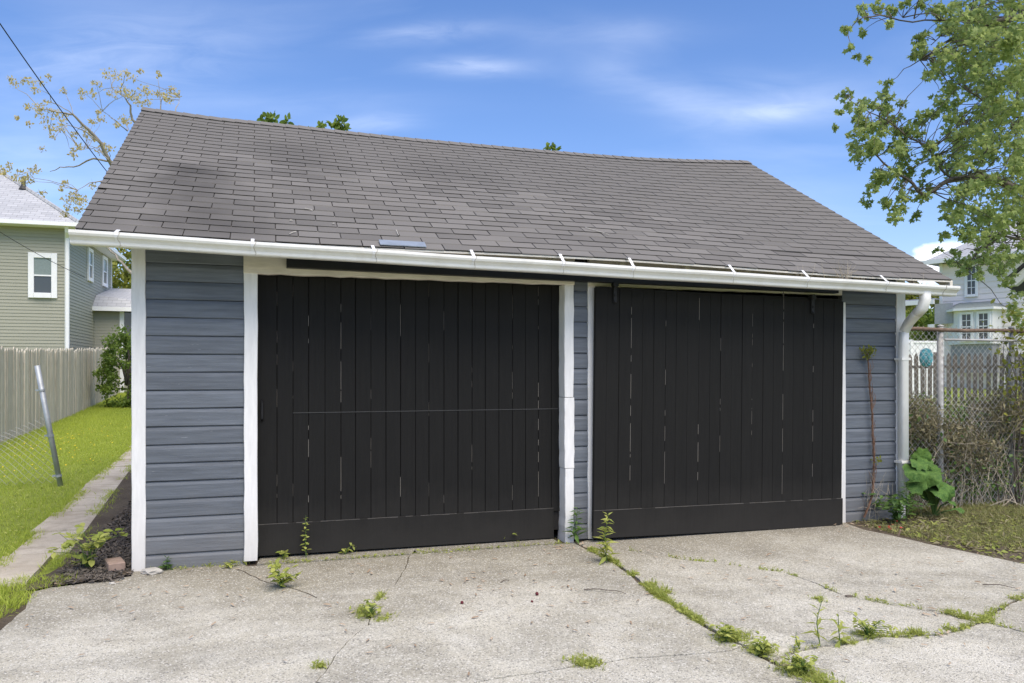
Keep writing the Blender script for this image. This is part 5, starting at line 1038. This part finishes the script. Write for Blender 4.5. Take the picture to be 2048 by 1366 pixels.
# dead vine climbing the right bay
vb = fl(1728, 1035, -.06); vn = empty('vine', (*l2w(vb[0], -.05), 0), TH); tag(vn, 'withered reddish vine climbing the right siding with a yellow-green tip', 'vine')
vp = [(1728,1035),(1745,990),(1748,930),(1745,860),(1742,800),(1738,745),(1734,705)]; pts = [(fl(px, py, -.06)[0] - vb[0], -.01, max(0, fl(px, py, -.06)[2])) for px, py in vp]
m = MB(); m.tube(vary(pts, .03, 2), .011, 5, .006)
for q in range(60): a = random.uniform(.15, .75); i = int(a * (len(pts) - 1)); p = Vector(pts[i]).lerp(Vector(pts[i + 1]), random.random()); m.tube(vary([p, p + Vector((random.gauss(0, .02), -.01, random.uniform(.05, .22)))], .12, 2), .003, 3, .0015)
m.build('stem', 'deadred', vn)
m = MB(); e = Vector(pts[1])
for q in range(26): s_ = Vector((random.uniform(.0, .3), -.02, random.uniform(0, .25))); m.tube(vary([s_, s_ + Vector((random.gauss(0, .10), random.gauss(-.02, .03), random.uniform(.05, .35)))], .15, 2), .0022, 3, .001)
tag(m.build('twigs', 'dead', vn), kind='stuff')
P = np.concatenate([clump(Vector(pts[-1]) + Vector((0, -.01, .02)), .085, 90, .35), clump(Vector(pts[-1]) + Vector((.0, -.01, -.03)), .05, 30, .5), clump(Vector(pts[2]) + Vector((.03, -.02, .04)), .06, 22)]); scatter('foliage', LEAF, P, .032 * rng.uniform(.6, 1.3, len(P)), 'yellowgreen', .8, vn)
# brush tangled through the chain-link fence
br_ = empty('brush', (*l2w(8., .45), 0)); tag(br_, 'brown tangle of dead brush growing through the chain-link fence', 'brush'); m = MB(); m2 = MB()
for q in range(620):
    s = random.uniform(6.98, 10.6); y = random.gauss(.45, .16); h_ = random.uniform(.35, 1.12) * (1 + .15 * math.sin(s * 4)); x, yw = l2w(s, y); lean = random.gauss(.0, .35)
    p = Vector((x, yw, 0)) - br_.location; pts = [p, p + Vector((lean * .3, random.gauss(0, .06), h_ * .55)), p + Vector((lean * .8, random.gauss(0, .12), h_ * .95)), p + Vector((lean * 1.4, random.gauss(-.1, .15), h_ * random.uniform(.75, 1.05)))]
    (m if q % 4 else m2).tube(vary(pts, .09, 1), .0035, 3, .0012, False)
m.build('dead_stems', 'dead', br_); m2.build('dark_stems', 'bark', br_)
P = np.array([(*l2w(random.uniform(6.98, 10.6), random.gauss(.55, .18)), random.triangular(.05, 1.22, .75)) for _ in range(7500)])
for cs_, cz_, cr_ in ((7.35, .95, .30), (7.75, .75, .34), (8.55, 1.0, .34), (9.0, .8, .36), (8.1, .6, .36), (9.7, .9, .4)): P = np.concatenate([P, clump((*l2w(cs_, .35), cz_), cr_, 1500, .8)])
P -= np.array(br_.location); scatter('withered_foliage', NARROW, P, .07 * rng.uniform(.4, 1.3, len(P)), 'brush', .9, br_)
P = np.array([(*l2w(random.uniform(6.98, 10.6), random.gauss(.5, .2)), random.triangular(.0, 1.15, .25)) for _ in range(6500)]) - np.array(br_.location); scatter('green_foliage', LEAF, P, .055 * rng.uniform(.4, 1.3, len(P)), 'weeddark', .8, br_)
ivy = empty('climbing_vine', (*l2w(S(2030, .2), .2), 0)); tag(ivy, 'leafy vine climbing the right-hand chain-link post', 'vine'); P = []
m = MB()
for q in range(9): x0 = random.gauss(0, .1); m.tube(vary([(x0, 0, 0), (x0 + random.gauss(0, .08), -.02, .9), (x0 + random.gauss(0, .12), -.03, random.uniform(1.5, 2.05))], .06, 2), .007, 4, .003)
m.build('stem', 'bark', ivy); P = np.array([(random.gauss(.03, .13), random.gauss(-.02, .05), random.triangular(.5, 2.3, 1.7)) for _ in range(420)]); scatter('foliage', LEAF, P, .06 * rng.uniform(.5, 1.3, len(P)), 'yellowgreen', .8, ivy)
hg = empty('hedge', (*l2w(9.5, 4.), 0)); tag(hg, 'low green growth in the yard between the chain-link and picket fences', 'hedge')
P = np.array([(*l2w(random.uniform(7.2, 15), random.uniform(2., 8.)), 0) for _ in range(9000)]); P[:, 2] = [gz(*p[:2]) + random.triangular(.0, 1.0, .15) for p in P]; scatter('foliage', LEAF, P - np.array(hg.location), .10 * rng.uniform(.5, 1.3, len(P)), 'tree', .7, hg)
# dead grass tuft rooted in the gutter
gx = S(1690, -.5); gt = empty('gutter_tuft', (*l2w(gx, -.49), gpt(gx) - .05), TH); tag(gt, 'dry grass tuft sprouting from the gutter', 'plant'); m = MB()
for q in range(46): a = random.gauss(0, .5); L = random.uniform(.08, .24); m.tube(vary([(random.gauss(0, .02), random.gauss(0, .015), 0), (math.sin(a) * L * .5, random.gauss(0, .02), L * .6), (math.sin(a) * L, random.gauss(0, .04), L * math.cos(a * .8))], .08, 1), .0017, 3, .0007)
m.build('stalks', 'dead', gt)
for px, n_ in ((1598, 3), (1612, 3), (1654, 3), (1845, 2)):
    gx = S(px, -.5); o = MB()
    for q in range(n_): d = random.gauss(0, .02); o.tube(vary([(d, 0, 0), (d * 2, 0, .1), (d * 2.5, .01, random.uniform(.12, .2))], .05, 1), .0013, 3, .0006)
    o = o.build('dry_stalk', 'dead'); o.location = (*l2w(gx, -.49), gpt(gx) - .04); tag(o, {1598: 'faint dry stalk in the gutter, leftmost of the stalks', 1612: 'dry stalk in the gutter just left of centre', 1654: 'dry stalk in the gutter next to the grass tuft', 1845: 'dry stalk in the gutter above the downspout'}[px], 'plant', 'dry stalks in the gutter')
# twigs fallen on the roof
for px, py, L, a, lab in ((586, 471, .07, .8, 'pale twig bit on the lowest left shingles'), (584, 447, .02, 0, 'white speck of debris above the lowest shingles, left one'), (669, 453, .02, .4, 'white speck of debris on the shingles, right one'), (620, 420, .07, -.5, 'small pale twig on the shingles left of centre'), (796, 471, .10, 1.6, 'thin pale twig above the metal flashing patch'), (1196, 467, .22, -.75, 'long curved pale twig on the shingles')):
    vv = None; best = None
    for q in range(60):
        v0 = q / 300; e = RP(.5, v0); s = S(px, e.y); uu = (s - EL.x) / (ER.x - EL.x); p = RP(uu, v0); wp = gm @ p; yy = CY - (wp.z - CH) / wp.y * F
        if best is None or abs(yy - py) < best[0]: best = (abs(yy - py), p)
    p = best[1]; c_, s_ = math.cos(a) * L / 2, math.sin(a) * L / 2; k = .56
    o = MB().tube(vary([(-c_, -s_, -s_ * k), (0, .01, .004), (c_, s_, s_ * k)], .04, 1), .005 if L < .05 else .0035, 5, .003).build('roof_twig', MT['stone']); o.parent = None; o.matrix_world = gm @ Matrix.Translation((p.x, p.y, p.z + .022)); tag(o, lab, 'twig', 'twigs on the roof')
# brick, stone, rubble, twigs and berries on the ground
bx = l2w(-.115, .045); o = MB().cbox(-.055, .055, -.10, .10, 0, .065, .006).build('brick', 'brick'); o.location = (*bx, .008); o.rotation_euler.z = TH + .3; tag(o, 'loose brown brick beside the foot of the white corner post', 'brick')
def rock(px, py, r_, label, mat='stone', fl__=.5):
    bm = bmesh.new(); bmesh.ops.create_icosphere(bm, subdivisions=2, radius=1)
    for v_ in bm.verts: v_.co *= 1 + .22 * math.sin(v_.co.x * 5 + px) * math.cos(v_.co.y * 4 + py) + random.uniform(-.06, .06); v_.co.z *= fl__
    me = bpy.data.meshes.new('stone'); bm.to_mesh(me); bm.free(); me.materials.append(MT[mat]); o = link('stone', me); g_ = G(px, py); o.location = (*g_, r_ * .3); o.scale = (r_ * 1.5, r_, r_); tag(o, label, 'stone'); return o
rock(303, 1147, .052, 'flat pale stone at the foot of the white corner post', 'stone', .45); rock(1698, 1194, .017, 'dark pebble in the right-hand driveway crack', 'bark'); rock(226, 1168, .018, 'small grey pebble left of the loose brick')
rock(2012, 1000, .07, 'pale rubble lump on the right, leftmost of the pile'); rock(2035, 992, .10, 'largest pale rubble lump on the right'); rock(2046, 1008, .07, 'pale rubble lump at the right edge of the photo')
for i, (px, py, L, a, lab) in enumerate(((1210, 1186, .28, -.35, 'thin dark twig on the concrete left of the main joint'), (2000, 1175, .20, -.5, 'short dark stick on the right of the driveway'), (1010, 1165, .07, .6, 'tiny twig on the middle of the driveway'), (2030, 1010, .5, .5, 'bare pale branch leaning on the rubble'), (2015, 1018, .4, -.4, 'fallen bare branch in front of the rubble'))):
    g_ = G(px, py); c_, s_ = math.cos(a) * L / 2, math.sin(a) * L / 2; o = MB().tube(vary([(-c_, -s_, 0), (0, .02 * L, .01 + (.08 if i > 2 else 0)), (c_, s_, .0)], .05, 2), .004 if i < 3 else .009, 5, .002).build('twig', 'bark' if i < 3 else 'dead'); o.location = (*g_, .008); tag(o, lab, 'twig')
for px, py, r_, lab in ((924, 1209, .011, 'dark red berry on the concrete, leftmost'), (1074, 1192, .012, 'dark red berry on the concrete, largest'), (1064, 1206, .008, 'dark red berry on the concrete, smallest')):
    bm = bmesh.new(); bmesh.ops.create_icosphere(bm, subdivisions=2, radius=r_)
    for v_ in bm.verts: v_.co *= random.uniform(.88, 1.1)
    me = bpy.data.meshes.new('berry'); bm.to_mesh(me); bm.free(); me.materials.append(MT['berry']); o = link('berry', me); o.location = (*G(px, py), r_ * .9 + .003); tag(o, lab, 'berry', 'fallen berries')
P = [(G(1775 + random.gauss(0, 12), 1055 + random.gauss(0, 5)) + (.03,)) for _ in range(9)] + [(G(1805 + random.gauss(0, 6), 1062) + (.03,)) for _ in range(3)]
tag(scatter('red_leaves', LEAF, P, .038 * rng.uniform(.6, 1.2, len(P)), 'red', .4), 'little heap of bright red leaves at the driveway edge by the garage', 'leaves', kind='stuff')
o = MB().cbox(-.008, .008, -.006, .006, 0, .06, .002).build('wood_chip', 'chip'); o.location = (*G(1796, 1072), 0); o.rotation_euler = (.3, .2, .4); tag(o, 'pale upright wood splinter beside the red leaves', 'chip')
# eave plank lying along the garage edge of the driveway
bpy.context.view_layer.update()
